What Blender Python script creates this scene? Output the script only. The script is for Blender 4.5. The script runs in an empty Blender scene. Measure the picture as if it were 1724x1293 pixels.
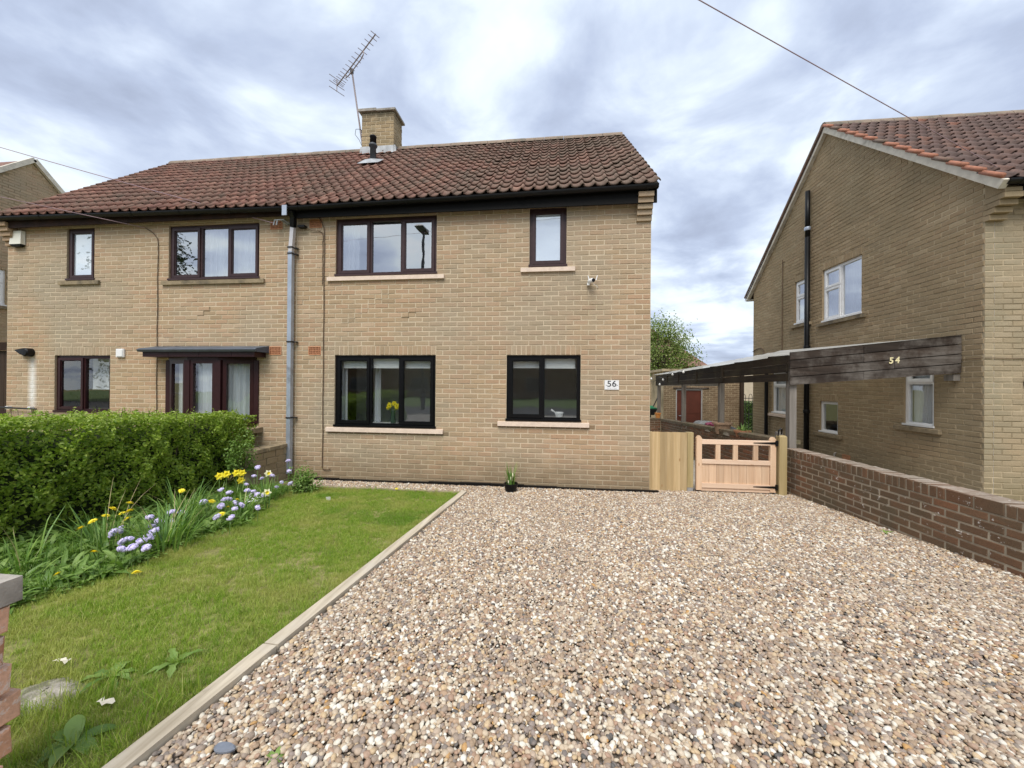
import bpy, math, random
import numpy as np
from mathutils import Vector, Matrix
R = math.radians
rnd = random.Random(7)
SC = bpy.context.scene
COL = SC.collection

# ------------------------------------------------------------------ camera
CAM = Vector((-1.384, -5.869, 1.4915))
YAW, PITCH, ROLL = 0.1133, 0.0021, 0.0080
_c, _s = math.cos(YAW), math.sin(YAW)
_R = Vector((_c, _s, 0)); _F0 = Vector((-_s, _c, 0)); _U0 = Vector((0, 0, 1))
FWD = math.cos(PITCH) * _F0 + math.sin(PITCH) * _U0
_U = -math.sin(PITCH) * _F0 + math.cos(PITCH) * _U0
CR = math.cos(ROLL) * _R + math.sin(ROLL) * _U
CU = math.cos(ROLL) * _U - math.sin(ROLL) * _R
cam = bpy.data.cameras.new('camera')
cam.sensor_width = 36.0
cam.lens = 36.0 * 647.2 / 1724.0
cam.clip_start = 0.02
cam.clip_end = 2000
camo = bpy.data.objects.new('camera', cam)
COL.objects.link(camo)
camo.matrix_world = Matrix(((CR.x, CU.x, -FWD.x, CAM.x), (CR.y, CU.y, -FWD.y, CAM.y), (CR.z, CU.z, -FWD.z, CAM.z), (0, 0, 0, 1)))
SC.camera = camo

# ------------------------------------------------------------------ sky, sun, exposure
SUN_EL, SUN_AZ = R(57), R(190)       # azimuth measured from +Y (into the picture) clockwise
sd = Vector((math.sin(SUN_AZ) * math.cos(SUN_EL), math.cos(SUN_AZ) * math.cos(SUN_EL), math.sin(SUN_EL)))
W = bpy.data.worlds.new('World')
SC.world = W
W.use_nodes = True
nt = W.node_tree
nt.nodes.clear()


def N(nt, typ, **kw):
    n = nt.nodes.new(typ)
    for k, v in kw.items():
        if k.startswith('i_'):
            key = k[2:]
            key = int(key) if key.isdigit() else key.replace('_', ' ')
            n.inputs[key].default_value = v
        else:
            setattr(n, k, v)
    return n


def ramp(nt, stops, fac=None, interp='LINEAR'):
    n = nt.nodes.new('ShaderNodeValToRGB')
    cr = n.color_ramp
    cr.interpolation = interp
    while len(cr.elements) < len(stops):
        cr.elements.new(0.5)
    for e, (p, c) in zip(cr.elements, stops):
        e.position = p
        e.color = (c[0], c[1], c[2], 1) if not isinstance(c, (int, float)) else (c, c, c, 1)
    if fac is not None:
        nt.links.new(fac, n.inputs[0])
    return n.outputs[0]


def math_(nt, op, a, b=None, clamp=False):
    n = nt.nodes.new('ShaderNodeMath')
    n.operation = op
    n.use_clamp = clamp
    for i, x in enumerate((a, b)):
        if x is None:
            continue
        if isinstance(x, (int, float)):
            n.inputs[i].default_value = x
        else:
            nt.links.new(x, n.inputs[i])
    return n.outputs[0]


def mixc(nt, fac, a, b, mode='MIX'):
    n = nt.nodes.new('ShaderNodeMix')
    n.data_type = 'RGBA'
    n.blend_type = mode
    for sock, x in ((n.inputs[0], fac), (n.inputs[6], a), (n.inputs[7], b)):
        if isinstance(x, (int, float)):
            sock.default_value = x
        elif isinstance(x, tuple):
            sock.default_value = (x[0], x[1], x[2], 1)
        else:
            nt.links.new(x, sock)
    return n.outputs[2]


def build_sky():
    L = nt.links
    sky = N(nt, 'ShaderNodeTexSky', sky_type='NISHITA')
    sky.sun_disc = False
    sky.sun_elevation = SUN_EL
    sky.sun_rotation = SUN_AZ
    bg1 = N(nt, 'ShaderNodeBackground')
    bg1.inputs[1].default_value = 0.05
    L.new(sky.outputs[0], bg1.inputs[0])
    tc = N(nt, 'ShaderNodeTexCoord')
    sep = N(nt, 'ShaderNodeSeparateXYZ')
    L.new(tc.outputs['Generated'], sep.inputs[0])
    z = math_(nt, 'ADD', math_(nt, 'MAXIMUM', sep.outputs[2], 0.0), 0.16)
    px = math_(nt, 'DIVIDE', sep.outputs[0], z)
    py = math_(nt, 'DIVIDE', sep.outputs[1], z)
    cmb = N(nt, 'ShaderNodeCombineXYZ')
    L.new(px, cmb.inputs[0]); L.new(py, cmb.inputs[1])
    mp = N(nt, 'ShaderNodeMapping')
    mp.inputs['Location'].default_value = (19.2296, 10.7845, 0)
    mp.inputs['Rotation'].default_value = (0, 0, 2.1015)
    mp.inputs['Scale'].default_value = (0.95, 1.1, 1)
    L.new(cmb.outputs[0], mp.inputs[0])
    n1 = N(nt, 'ShaderNodeTexNoise', i_Scale=0.95, i_Detail=7.0, i_Roughness=0.5, i_Distortion=0.25)
    n2 = N(nt, 'ShaderNodeTexNoise', i_Scale=2.2, i_Detail=6.0, i_Roughness=0.55, i_Distortion=0.3)
    n3 = N(nt, 'ShaderNodeTexNoise', i_Scale=0.55, i_Detail=3.0, i_Roughness=0.5)
    for n in (n1, n2, n3):
        L.new(mp.outputs[0], n.inputs['Vector'])
    f = math_(nt, 'ADD', math_(nt, 'MULTIPLY', n1.outputs[0], 0.48), math_(nt, 'MULTIPLY', n2.outputs[0], 0.36))
    f = math_(nt, 'ADD', f, math_(nt, 'MULTIPLY', n3.outputs[0], 0.16))
    col = ramp(nt, [(0.395, (0.375, 0.43, 0.565)), (0.455, (0.485, 0.56, 0.725)), (0.50, (0.62, 0.705, 0.86)),
                    (0.54, (0.81, 0.90, 0.97)), (0.60, (0.96, 0.98, 1.0))], f)
    bg2 = N(nt, 'ShaderNodeBackground')
    bg2.inputs[1].default_value = 0.49
    L.new(col, bg2.inputs[0])
    mx = N(nt, 'ShaderNodeMixShader')
    mx.inputs[0].default_value = 0.93
    L.new(bg1.outputs[0], mx.inputs[1]); L.new(bg2.outputs[0], mx.inputs[2])
    out = N(nt, 'ShaderNodeOutputWorld')
    L.new(mx.outputs[0], out.inputs[0])


build_sky()
sun = bpy.data.lights.new('sun', 'SUN')
sun.energy = 1.5
sun.angle = R(34)
sun.color = (1.0, 0.955, 0.88)
suno = bpy.data.objects.new('sun', sun)
COL.objects.link(suno)
suno.rotation_euler = (-sd).to_track_quat('-Z', 'Y').to_euler()
suno.location = sd * 40
vs = SC.view_settings
vs.view_transform = 'Standard'
vs.look = 'None'
vs.gamma = 1.0
vs.use_curve_mapping = False
vs.exposure = 1.3

# ------------------------------------------------------------------ helpers
WL = {}            # world location of every empty / origin


def gz(y, x=0.0):
    """height of the ground at depth y"""
    if y < -7: return 0.235
    if y < 0: return -0.08 - 0.045 * y
    if y < 9: return -0.08 - 0.065 * y
    return max(-1.2, -0.665 - 0.03 * (y - 9))


def tag(o, label=None, cat=None, group=None, kind=None):
    if label: o['label'] = label
    if cat: o['category'] = cat
    if group: o['group'] = group
    if kind: o['kind'] = kind
    return o


def thing(name, label, cat, loc=(0, 0, 0), group=None):
    o = bpy.data.objects.new(name, None)
    o.empty_display_size = 0.1
    COL.objects.link(o)
    o.location = loc
    WL[o.name] = Vector(loc)
    return tag(o, label, cat, group)


def wl(o):
    return WL.get(o.name, Vector((0, 0, 0))) if o else Vector((0, 0, 0))


def link_mesh(name, me, parent=None, loc=None):
    """loc = world location of the object's origin"""
    o = bpy.data.objects.new(name, me)
    COL.objects.link(o)
    pl = wl(parent)
    loc = Vector(loc) if loc is not None else pl
    if parent:
        o.parent = parent
    o.location = loc - pl
    WL[o.name] = loc
    return o


class MB:
    def __init__(s):
        s.v = []; s.f = []; s.m = []; s.mi = 0

    def add(s, verts, faces):
        b = len(s.v)
        s.v.extend([tuple(p) for p in verts])
        s.f.extend([tuple(i + b for i in f) for f in faces])
        s.m.extend([s.mi] * len(faces))

    def box(s, x0, x1, y0, y1, z0, z1, fr=None):
        p = [(x, y, z) for x in (x0, x1) for y in (y0, y1) for z in (z0, z1)]
        if fr: p = [fr(*q) for q in p]
        s.add(p, [(0, 1, 3, 2), (4, 6, 7, 5), (0, 4, 5, 1), (2, 3, 7, 6), (0, 2, 6, 4), (1, 5, 7, 3)])

    def hexa(s, p):
        """8 corners: 0-3 one end loop, 4-7 other end loop"""
        s.add(p, [(3, 2, 1, 0), (4, 5, 6, 7), (0, 1, 5, 4), (1, 2, 6, 5), (2, 3, 7, 6), (3, 0, 4, 7)])

    def beam(s, a, b, w, h, up=(0, 0, 1)):
        a = Vector(a); b = Vector(b); d = (b - a).normalized()
        up = Vector(up)
        sd_ = d.cross(up).normalized(); u = sd_.cross(d).normalized()
        q = [(-w / 2, -h / 2), (w / 2, -h / 2), (w / 2, h / 2), (-w / 2, h / 2)]
        s.hexa([a + sd_ * i + u * j for i, j in q] + [b + sd_ * i + u * j for i, j in q])

    def tube(s, pts, r, n=8, caps=True):
        pts = [Vector(p) for p in pts]
        rs = r if isinstance(r, (list, tuple)) else [r] * len(pts)
        base = len(s.v)
        ref = None
        for i, p in enumerate(pts):
            d = (pts[min(i + 1, len(pts) - 1)] - pts[max(i - 1, 0)]).normalized()
            if ref is None:
                ref = Vector((0, 0, 1)) if abs(d.z) < 0.9 else Vector((1, 0, 0))
            a = (ref - d * ref.dot(d)).normalized()
            ref = a
            b = d.cross(a)
            for k in range(n):
                t = 2 * math.pi * k / n
                s.v.append(tuple(p + (a * math.cos(t) + b * math.sin(t)) * rs[i]))
        for i in range(len(pts) - 1):
            for k in range(n):
                k2 = (k + 1) % n
                s.f.append((base + i * n + k, base + i * n + k2, base + (i + 1) * n + k2, base + (i + 1) * n + k))
                s.m.append(s.mi)
        if caps:
            s.f.append(tuple(base + k for k in reversed(range(n)))); s.m.append(s.mi)
            e = base + (len(pts) - 1) * n
            s.f.append(tuple(e + k for k in range(n))); s.m.append(s.mi)

    def lathe(s, prof, c, n=16, axis=None):
        """prof: (r, z) list, turned about the vertical through c (or along axis frame)"""
        base = len(s.v)
        c = Vector(c)
        if axis:
            ax = Vector(axis).normalized()
            a = ax.orthogonal().normalized(); b = ax.cross(a)
        else:
            ax, a, b = Vector((0, 0, 1)), Vector((1, 0, 0)), Vector((0, 1, 0))
        for r, z in prof:
            for k in range(n):
                t = 2 * math.pi * k / n
                s.v.append(tuple(c + ax * z + (a * math.cos(t) + b * math.sin(t)) * r))
        for i in range(len(prof) - 1):
            for k in range(n):
                k2 = (k + 1) % n
                s.f.append((base + i * n + k, base + i * n + k2, base + (i + 1) * n + k2, base + (i + 1) * n + k)); s.m.append(s.mi)
        if prof[0][0] > 1e-4:
            s.f.append(tuple(base + k for k in reversed(range(n)))); s.m.append(s.mi)
        if prof[-1][0] > 1e-4:
            e = base + (len(prof) - 1) * n
            s.f.append(tuple(e + k for k in range(n))); s.m.append(s.mi)

    def mesh(s, name, mats, origin=(0, 0, 0), smooth=False):
        me = bpy.data.meshes.new(name)
        o = Vector(origin)
        me.from_pydata([(p[0] - o.x, p[1] - o.y, p[2] - o.z) for p in s.v], [], s.f)
        mats = mats if isinstance(mats, (list, tuple)) else [mats]
        for m in mats: me.materials.append(m)
        if len(mats) > 1:
            me.polygons.foreach_set('material_index', s.m)
        if smooth:
            me.polygons.foreach_set('use_smooth', [True] * len(me.polygons))
        me.update()
        return me

    def build(s, name, mats, parent=None, smooth=False, origin=None):
        if origin is None:
            if parent is not None and wl(parent).length > 0 and False:
                origin = wl(parent)
            elif s.v:
                a = np.array(s.v)
                origin = Vector((a.min(0) + a.max(0)) / 2)
                origin.z = float(a[:, 2].min())
            else:
                origin = Vector((0, 0, 0))
        return link_mesh(name, s.mesh(name, mats, origin, smooth), parent, origin)


def np_mesh(name, V, F, mats, smooth=False, mi=None):
    V = np.asarray(V, np.float32); F = np.asarray(F, np.int32)
    k = F.shape[1]
    me = bpy.data.meshes.new(name)
    me.vertices.add(len(V)); me.vertices.foreach_set('co', V.ravel())
    me.loops.add(F.size); me.loops.foreach_set('vertex_index', F.ravel())
    me.polygons.add(len(F))
    me.polygons.foreach_set('loop_start', np.arange(0, F.size, k, dtype=np.int32))
    me.polygons.foreach_set('loop_total', np.full(len(F), k, np.int32))
    for m in (mats if isinstance(mats, (list, tuple)) else [mats]): me.materials.append(m)
    if mi is not None: me.polygons.foreach_set('material_index', np.asarray(mi, np.int32))
    if smooth: me.polygons.foreach_set('use_smooth', np.ones(len(F), bool))
    me.update(calc_edges=True)
    return me


class Frame:
    """a wall plane: O + u*U + w*Wd + n*Nrm, n pointing out of the wall"""

    def __init__(s, O, U, Wd=(0, 0, 1)):
        s.O = Vector(O); s.U = Vector(U).normalized(); s.W = Vector(Wd).normalized()
        s.Nn = s.U.cross(s.W).normalized()
        s.M3 = Matrix((s.U, s.W, s.Nn)).transposed()     # local x=u, y=w, z=n

    def __call__(s, u, w, n=0.0):
        return s.O + s.U * u + s.W * w + s.Nn * n


# ------------------------------------------------------------------ materials
MATS = {}


def mat(name, build):
    m = bpy.data.materials.new(name)
    m.use_nodes = True
    t = m.node_tree
    b = t.nodes['Principled BSDF']
    build(t, b)
    MATS[name] = m
    return m


def pos(t, scale=None):
    g = t.nodes.new('ShaderNodeNewGeometry').outputs['Position']
    if scale:
        mp = t.nodes.new('ShaderNodeMapping')
        mp.inputs['Scale'].default_value = scale
        t.links.new(g, mp.inputs[0])
        return mp.outputs[0]
    return g


def objc(t, scale=None):
    g = t.nodes.new('ShaderNodeTexCoord').outputs['Object']
    if scale:
        mp = t.nodes.new('ShaderNodeMapping')
        mp.inputs['Scale'].default_value = scale
        t.links.new(g, mp.inputs[0])
        return mp.outputs[0]
    return g


def noise(t, vec, scale, detail=4.0, rough=0.55, dist=0.0):
    n = N(t, 'ShaderNodeTexNoise', i_Scale=scale, i_Detail=detail, i_Roughness=rough, i_Distortion=dist)
    t.links.new(vec, n.inputs['Vector'])
    return n.outputs[0]


def rand(t):
    """one random number for every piece, joined in a mesh or an object of its own"""
    a = t.nodes.new('ShaderNodeNewGeometry').outputs['Random Per Island']
    b = t.nodes.new('ShaderNodeObjectInfo').outputs['Random']
    return math_(t, 'FRACT', math_(t, 'ADD', a, math_(t, 'MULTIPLY', b, 7.31)))


def sep(t, v):
    n = t.nodes.new('ShaderNodeSeparateXYZ')
    t.links.new(v, n.inputs[0])
    return n.outputs


def bump(t, b, h, strength=0.3, dist=0.01):
    n = t.nodes.new('ShaderNodeBump')
    n.inputs['Strength'].default_value = strength
    n.inputs['Distance'].default_value = dist
    t.links.new(h, n.inputs['Height'])
    t.links.new(n.outputs[0], b.inputs['Normal'])


def setc(t, b, c):
    if isinstance(c, tuple):
        b.inputs['Base Color'].default_value = (c[0], c[1], c[2], 1)
    else:
        t.links.new(c, b.inputs['Base Color'])


def streak(t, p, col):
    """limescale run-off down the brickwork under the vent cowl"""
    x, y, z = sep(t, p)
    w = math_(t, 'ABSOLUTE', math_(t, 'ADD', x, 10.70))
    n = noise(t, p, 9, 5, 0.7)
    k = math_(t, 'SUBTRACT', 1.0, math_(t, 'MULTIPLY', w, 9.0), True)
    v = ramp(t, [(0.30, 0.0), (0.40, 1.0), (0.55, 0.9), (0.625, 0.5), (0.645, 0.0)], math_(t, 'MULTIPLY', z, 0.33))
    yk = math_(t, 'LESS_THAN', y, 0.5)
    f = math_(t, 'MULTIPLY', math_(t, 'MULTIPLY', k, v), math_(t, 'MULTIPLY', math_(t, 'ADD', n, 0.55), yk), True)
    return mixc(t, f, col, (0.74, 0.72, 0.68))


def simple(name, c, rough=0.6, var=0.12, scale=9.0, bumpy=0.0, metal=0.0, spec=0.5, dirt=None):
    def f(t, b):
        p = pos(t)
        n = noise(t, p, scale, 5)
        lo = tuple(x * (1 - var) for x in c); hi = tuple(min(1, x * (1 + var)) for x in c)
        col = ramp(t, [(0.3, lo), (0.7, hi)], n)
        if dirt:
            n2 = noise(t, p, dirt[1], 6, 0.65)
            col = mixc(t, ramp(t, [(dirt[2], 0.0), (dirt[2] + 0.15, 1.0)], n2), col, dirt[0])
        if name == 'pale_mortar':
            zz = math_(t, 'ADD', sep(t, p)[2], math_(t, 'MULTIPLY', noise(t, p, 3.5, 5), 0.5))
            col = mixc(t, ramp(t, [(0.25, 0.72), (0.75, 0.0)], zz), col, (0.25, 0.20, 0.13))
            col = streak(t, p, col)
        setc(t, b, col)
        b.inputs['Roughness'].default_value = rough
        b.inputs['Metallic'].default_value = metal
        b.inputs['Specular IOR Level'].default_value = spec
        if bumpy: bump(t, b, noise(t, p, scale * 8, 4), bumpy, 0.01)
    return mat(name, f)


def brick_mat(name, stops, stain, stain_amt=0.6, stain_scale=0.9, base_dark=None, specks=None, rough=0.9, grain=90, lime=0.0, soot=None):
    def f(t, b):
        p = pos(t)
        r = rand(t)
        col = ramp(t, stops, r)
        # streaks of kiln colour inside each brick
        n0 = noise(t, p, 26, 3)
        col = mixc(t, math_(t, 'MULTIPLY', n0, 0.35), col, (stops[-1][1][0] * 1.1, stops[-1][1][1] * 1.05, stops[-1][1][2] * 1.0))
        n1 = noise(t, p, stain_scale, 6, 0.62, 0.3)
        col = mixc(t, math_(t, 'MULTIPLY', ramp(t, [(0.42, 0.0), (0.66, 1.0)], n1), stain_amt), col, stain)
        if lime:
            n4 = noise(t, p, 2.3, 7, 0.7, 0.5)
            col = mixc(t, math_(t, 'MULTIPLY', ramp(t, [(0.64, 0.0), (0.74, 1.0)], n4), lime), col, (0.55, 0.50, 0.42))
        if base_dark:
            z = sep(t, p)[2]
            n3 = noise(t, p, 3.5, 5)
            zz = math_(t, 'ADD', z, math_(t, 'MULTIPLY', n3, 0.5))
            col = mixc(t, ramp(t, [(0.25, 0.8), (0.75, 0.0)], zz), col, base_dark)
        g = noise(t, p, grain, 3, 0.7)
        col = mixc(t, 1.0, col, ramp(t, [(0.25, 0.74), (0.6, 1.04)], g), 'MULTIPLY')
        if specks:
            n5 = noise(t, p, specks[1], 5, 0.75)
            n6 = noise(t, p, 1.1, 2)
            m5 = math_(t, 'MULTIPLY', ramp(t, [(specks[2], 0.0), (specks[2] + 0.04, 1.0)], n5), ramp(t, [(0.48, 0.0), (0.6, 1.0)], n6))
            col = mixc(t, m5, col, specks[0])
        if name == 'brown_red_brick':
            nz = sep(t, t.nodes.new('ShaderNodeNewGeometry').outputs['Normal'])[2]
            top_sheen = math_(t, 'MULTIPLY', ramp(t, [(0.6, 0.0), (0.9, 1.0)], nz), ramp(t, [(0.35, 0.25), (0.6, 0.8)], noise(t, p, 6, 5, 0.7)))  # pale sky sheen painted into the colour of upward faces
            col = mixc(t, top_sheen, col, (0.36, 0.31, 0.26))
        if soot: col = soot(t, p, col)
        if name == 'buff_brick': col = streak(t, p, col)
        setc(t, b, col)
        b.inputs['Roughness'].default_value = rough
        b.inputs['Specular IOR Level'].default_value = 0.25
        bump(t, b, math_(t, 'ADD', g, n0), 0.45, 0.004)
    return mat(name, f)


BUFF = brick_mat('buff_brick', [(0.0, (0.32, 0.23, 0.14)), (0.15, (0.43, 0.305, 0.185)), (0.35, (0.385, 0.275, 0.17)), (0.5, (0.47, 0.335, 0.21)), (0.65, (0.41, 0.265, 0.165)),
                               (0.85, (0.45, 0.295, 0.185)), (1.0, (0.50, 0.37, 0.25))],
                 (0.365, 0.31, 0.225), 0.85, 0.55, base_dark=(0.22, 0.165, 0.10), lime=0.28)
GABLE = brick_mat('weathered_gable_brick', [(0.0, (0.29, 0.215, 0.13)), (0.4, (0.36, 0.27, 0.16)), (0.7, (0.33, 0.235, 0.14)), (1.0, (0.42, 0.325, 0.205))],
                  (0.27, 0.215, 0.13), 0.7, 0.5, base_dark=(0.24, 0.2, 0.13), lime=0.1)
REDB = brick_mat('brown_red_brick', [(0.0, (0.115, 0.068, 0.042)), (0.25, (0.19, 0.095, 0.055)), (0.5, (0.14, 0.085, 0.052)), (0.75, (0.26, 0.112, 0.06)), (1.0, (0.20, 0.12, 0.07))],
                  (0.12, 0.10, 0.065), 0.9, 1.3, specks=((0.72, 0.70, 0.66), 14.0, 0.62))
PIERB = brick_mat('old_red_brick', [(0.0, (0.38, 0.19, 0.11)), (0.35, (0.66, 0.34, 0.21)), (0.7, (0.74, 0.46, 0.33)), (1.0, (0.46, 0.25, 0.15))],
                  (0.36, 0.23, 0.15), 0.4, 5.0, specks=((0.60, 0.52, 0.46), 34.0, 0.52), grain=60)
OUTB = brick_mat('shade_toned_outhouse_brick', [(0.0, (0.16, 0.105, 0.065)), (0.5, (0.21, 0.145, 0.09)), (1.0, (0.25, 0.18, 0.115))], (0.15, 0.115, 0.07), 0.7, 1.0)  # brown tones darkened to carry the shade under the carport
FARB = brick_mat('far_brown_brick', [(0.0, (0.14, 0.085, 0.05)), (0.5, (0.19, 0.12, 0.07)), (1.0, (0.23, 0.15, 0.09))], (0.13, 0.1, 0.06), 0.5)
MORTAR = simple('pale_mortar', (0.56, 0.465, 0.33), 0.95, 0.12, 3.0, 0.3, dirt=((0.50, 0.42, 0.28), 0.8, 0.52))
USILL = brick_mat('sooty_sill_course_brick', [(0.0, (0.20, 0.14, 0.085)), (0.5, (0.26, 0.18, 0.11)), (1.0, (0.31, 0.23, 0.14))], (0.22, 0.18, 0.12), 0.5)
BUFFG = brick_mat('greyed_buff_brick', [(0.0, (0.31, 0.24, 0.155)), (0.3, (0.36, 0.28, 0.185)), (0.6, (0.39, 0.295, 0.185)), (1.0, (0.42, 0.335, 0.23))],
                  (0.30, 0.265, 0.18), 0.8, 0.8, base_dark=(0.25, 0.20, 0.12), lime=0.2)
def _soot(t, p, col):
    z = sep(t, p)[2]
    k = math_(t, 'ADD', math_(t, 'MULTIPLY', noise(t, p, 7, 5, 0.7), 0.5), math_(t, 'SUBTRACT', z, 7.62))
    return mixc(t, ramp(t, [(0.25, 0.0), (0.55, 0.8)], k), col, (0.10, 0.085, 0.06))


CHIMB = brick_mat('sooty_chimney_brick', [(0.0, (0.30, 0.22, 0.125)), (0.5, (0.37, 0.275, 0.16)), (1.0, (0.43, 0.33, 0.20))], (0.20, 0.165, 0.10), 0.8, 2.2, soot=_soot)
MORTARG = simple('gable_mortar', (0.47, 0.38, 0.25), 0.95, 0.25, 3.0, 0.3, dirt=((0.24, 0.19, 0.115), 0.7, 0.46))
MORTARD = simple('grey_mortar', (0.36, 0.31, 0.235), 0.95, 0.25, 5.0, 0.3, dirt=((0.27, 0.23, 0.17), 2.0, 0.52))


def tile_mat(name, stops, moss, amt, dx=None):
    def f(t, b):
        p = pos(t)
        r = rand(t)
        col = ramp(t, stops, r)
        n1 = noise(t, p, 1.3, 7, 0.7, 0.4)
        n2 = noise(t, p, 16, 5, 0.7)
        k = math_(t, 'MULTIPLY', math_(t, 'ADD', math_(t, 'MULTIPLY', n1, 0.6), math_(t, 'MULTIPLY', n2, 0.4)), 1.0)
        if dx:   # more weathering towards one end of the roof
            k = math_(t, 'ADD', k, math_(t, 'MULTIPLY', ramp(t, [(0.0, 0.0), (1.0, 1.0)], math_(t, 'DIVIDE', math_(t, 'ADD', sep(t, p)[0], dx[0]), dx[1], True)), dx[2]))
        col = mixc(t, math_(t, 'MULTIPLY', ramp(t, [(0.42, 0.0), (0.62, 1.0)], k), amt), col, moss)
        n3 = noise(t, p, 40, 4, 0.7)
        col = mixc(t, 1.0, col, ramp(t, [(0.3, 0.72), (0.65, 1.08)], n3), 'MULTIPLY')
        n4 = noise(t, p, 5.0, 6, 0.7)
        col = mixc(t, math_(t, 'MULTIPLY', ramp(t, [(0.66, 0.0), (0.74, 1.0)], n4), 0.5), col, (0.36, 0.33, 0.25))
        setc(t, b, col)
        b.inputs['Roughness'].default_value = 0.8
        b.inputs['Specular IOR Level'].default_value = 0.3
        bump(t, b, n3, 0.35, 0.004)
    return mat(name, f)


TILE = tile_mat('clay_pantile', [(0.0, (0.185, 0.092, 0.070)), (0.3, (0.265, 0.122, 0.09)), (0.55, (0.23, 0.114, 0.09)), (0.8, (0.31, 0.15, 0.11)), (1.0, (0.35, 0.19, 0.14))],
                (0.17, 0.125, 0.095), 0.95, dx=(6.5, 6.5, 0.10))
TILEG = tile_mat('grey_weathered_pantile', [(0.0, (0.13, 0.082, 0.072)), (0.5, (0.165, 0.105, 0.09)), (0.9, (0.20, 0.115, 0.09)), (1.0, (0.33, 0.14, 0.09))],
                 (0.12, 0.095, 0.085), 0.7)
TILEO = simple('orange_pantile_edge', (0.36, 0.15, 0.09), 0.8, 0.25, 12)
RIDGE = simple('ridge_tile_clay', (0.25, 0.19, 0.14), 0.85, 0.25, 6, 0.3, dirt=((0.14, 0.12, 0.09), 3.0, 0.5))
CEMENT = simple('cement_fillet', (0.62, 0.57, 0.48), 0.9, 0.15, 8, 0.2, dirt=((0.3, 0.27, 0.22), 2.5, 0.55))
LEAD = simple('lead_flashing', (0.34, 0.35, 0.36), 0.55, 0.25, 7, 0.2, metal=0.3)
BLACKP = simple('black_plastic', (0.006, 0.006, 0.0065), 0.4, 0.2, 20, spec=0.25)
BLACKF = simple('black_window_frame', (0.004, 0.004, 0.005), 0.35, 0.1, 20, spec=0.25)
FASCIA = simple('dark_fascia_paint', (0.004, 0.0035, 0.003), 0.6, 0.3, 10, spec=0.15)
SOFFIT = simple('stained_soffit_board', (0.028, 0.013, 0.008), 0.7, 0.5, 6, spec=0.2)
MAHOG = simple('mahogany_frame', (0.030, 0.009, 0.010), 0.35, 0.15, 14, spec=0.3)
BROWNF = simple('brown_frame', (0.050, 0.028, 0.029), 0.35, 0.15, 14, spec=0.3)
WHITEP = simple('white_plastic', (0.80, 0.80, 0.80), 0.35, 0.04, 10)
SILLP = simple('pink_cast_sill', (0.72, 0.58, 0.47), 0.8, 0.1, 15, 0.15)
SILLO = simple('old_stone_sill', (0.27, 0.21, 0.13), 0.9, 0.25, 9, 0.3, dirt=((0.13, 0.105, 0.07), 4, 0.5))
GALV = simple('galvanised_steel', (0.42, 0.47, 0.55), 0.38, 0.12, 5, metal=0.45, dirt=((0.2, 0.21, 0.23), 2.2, 0.58))
DARKM = simple('dark_metal', (0.04, 0.04, 0.042), 0.45, 0.2, 20, metal=0.5)
ALU = simple('aluminium_rod', (0.30, 0.25, 0.24), 0.45, 0.1, 20, metal=0.6)
TERRA = simple('terracotta', (0.42, 0.20, 0.11), 0.85, 0.15, 12, 0.15)
TERRAP = simple('pale_terracotta', (0.40, 0.27, 0.18), 0.85, 0.15, 12, 0.15)
AIRB = simple('terracotta_air_brick', (0.50, 0.23, 0.12), 0.85, 0.15, 30)
CABLE = simple('weathered_cable', (0.13, 0.085, 0.05), 0.7, 0.3, 8)
BLUEGREY = simple('lead_grey_canopy', (0.075, 0.09, 0.115), 0.6, 0.25, 5, 0.25)
PLASTER = simple('room_plaster', (0.72, 0.72, 0.72), 0.9, 0.05, 3)
CLOTH = simple('white_net_curtain', (0.74, 0.76, 0.80), 0.9, 0.04, 4)
BLIND = simple('white_roller_blind', (0.88, 0.89, 0.90), 0.8, 0.03, 4)
DARKIN = simple('dark_interior', (0.06, 0.055, 0.05), 0.8, 0.3, 3)
CONC = simple('concrete', (0.33, 0.30, 0.26), 0.92, 0.2, 12, 0.3, dirt=((0.17, 0.155, 0.13), 5, 0.55))
STONE = simple('fieldstone', (0.42, 0.38, 0.32), 0.92, 0.35, 24, 0.8, dirt=((0.17, 0.165, 0.10), 9, 0.46))
ASPH = simple('asphalt', (0.055, 0.055, 0.057), 0.9, 0.2, 30, 0.3)
DOORRED = simple('red_brown_door_paint', (0.09, 0.022, 0.012), 0.5, 0.15, 5)
GREYW = simple('grey_painted_wood', (0.30, 0.29, 0.28), 0.8, 0.15, 8)
GREENP = simple('green_plastic', (0.03, 0.22, 0.10), 0.4, 0.1, 10)
PINKP = simple('magenta_plastic', (0.35, 0.03, 0.11), 0.4, 0.2, 10)
YELP = simple('yellow_paper', (0.75, 0.45, 0.03), 0.5, 0.1, 10)
SILVP = simple('grey_sheeting', (0.30, 0.31, 0.31), 0.4, 0.3, 9)
BULB = simple('frosted_bulb', (0.85, 0.85, 0.82), 0.2, 0.02, 10)
PETY = simple('yellow_petal', (0.88, 0.74, 0.03), 0.6, 0.1, 60)
PETW = simple('cream_petal', (0.80, 0.78, 0.55), 0.6, 0.05, 60)
PETL = simple('lilac_petal', (0.62, 0.56, 0.81), 0.7, 0.18, 120)
STEM = simple('green_stem', (0.12, 0.20, 0.045), 0.6, 0.2, 20)
STRAW = simple('dead_straw', (0.40, 0.33, 0.17), 0.8, 0.2, 20)
ROOFFELT = simple('corrugated_roof_sheet', (0.20, 0.20, 0.19), 0.6, 0.3, 5)
INK = simple('black_ink', (0.02, 0.02, 0.025), 0.5, 0.05, 10)
INKG = simple('grey_ink', (0.55, 0.55, 0.58), 0.5, 0.05, 10)
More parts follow.
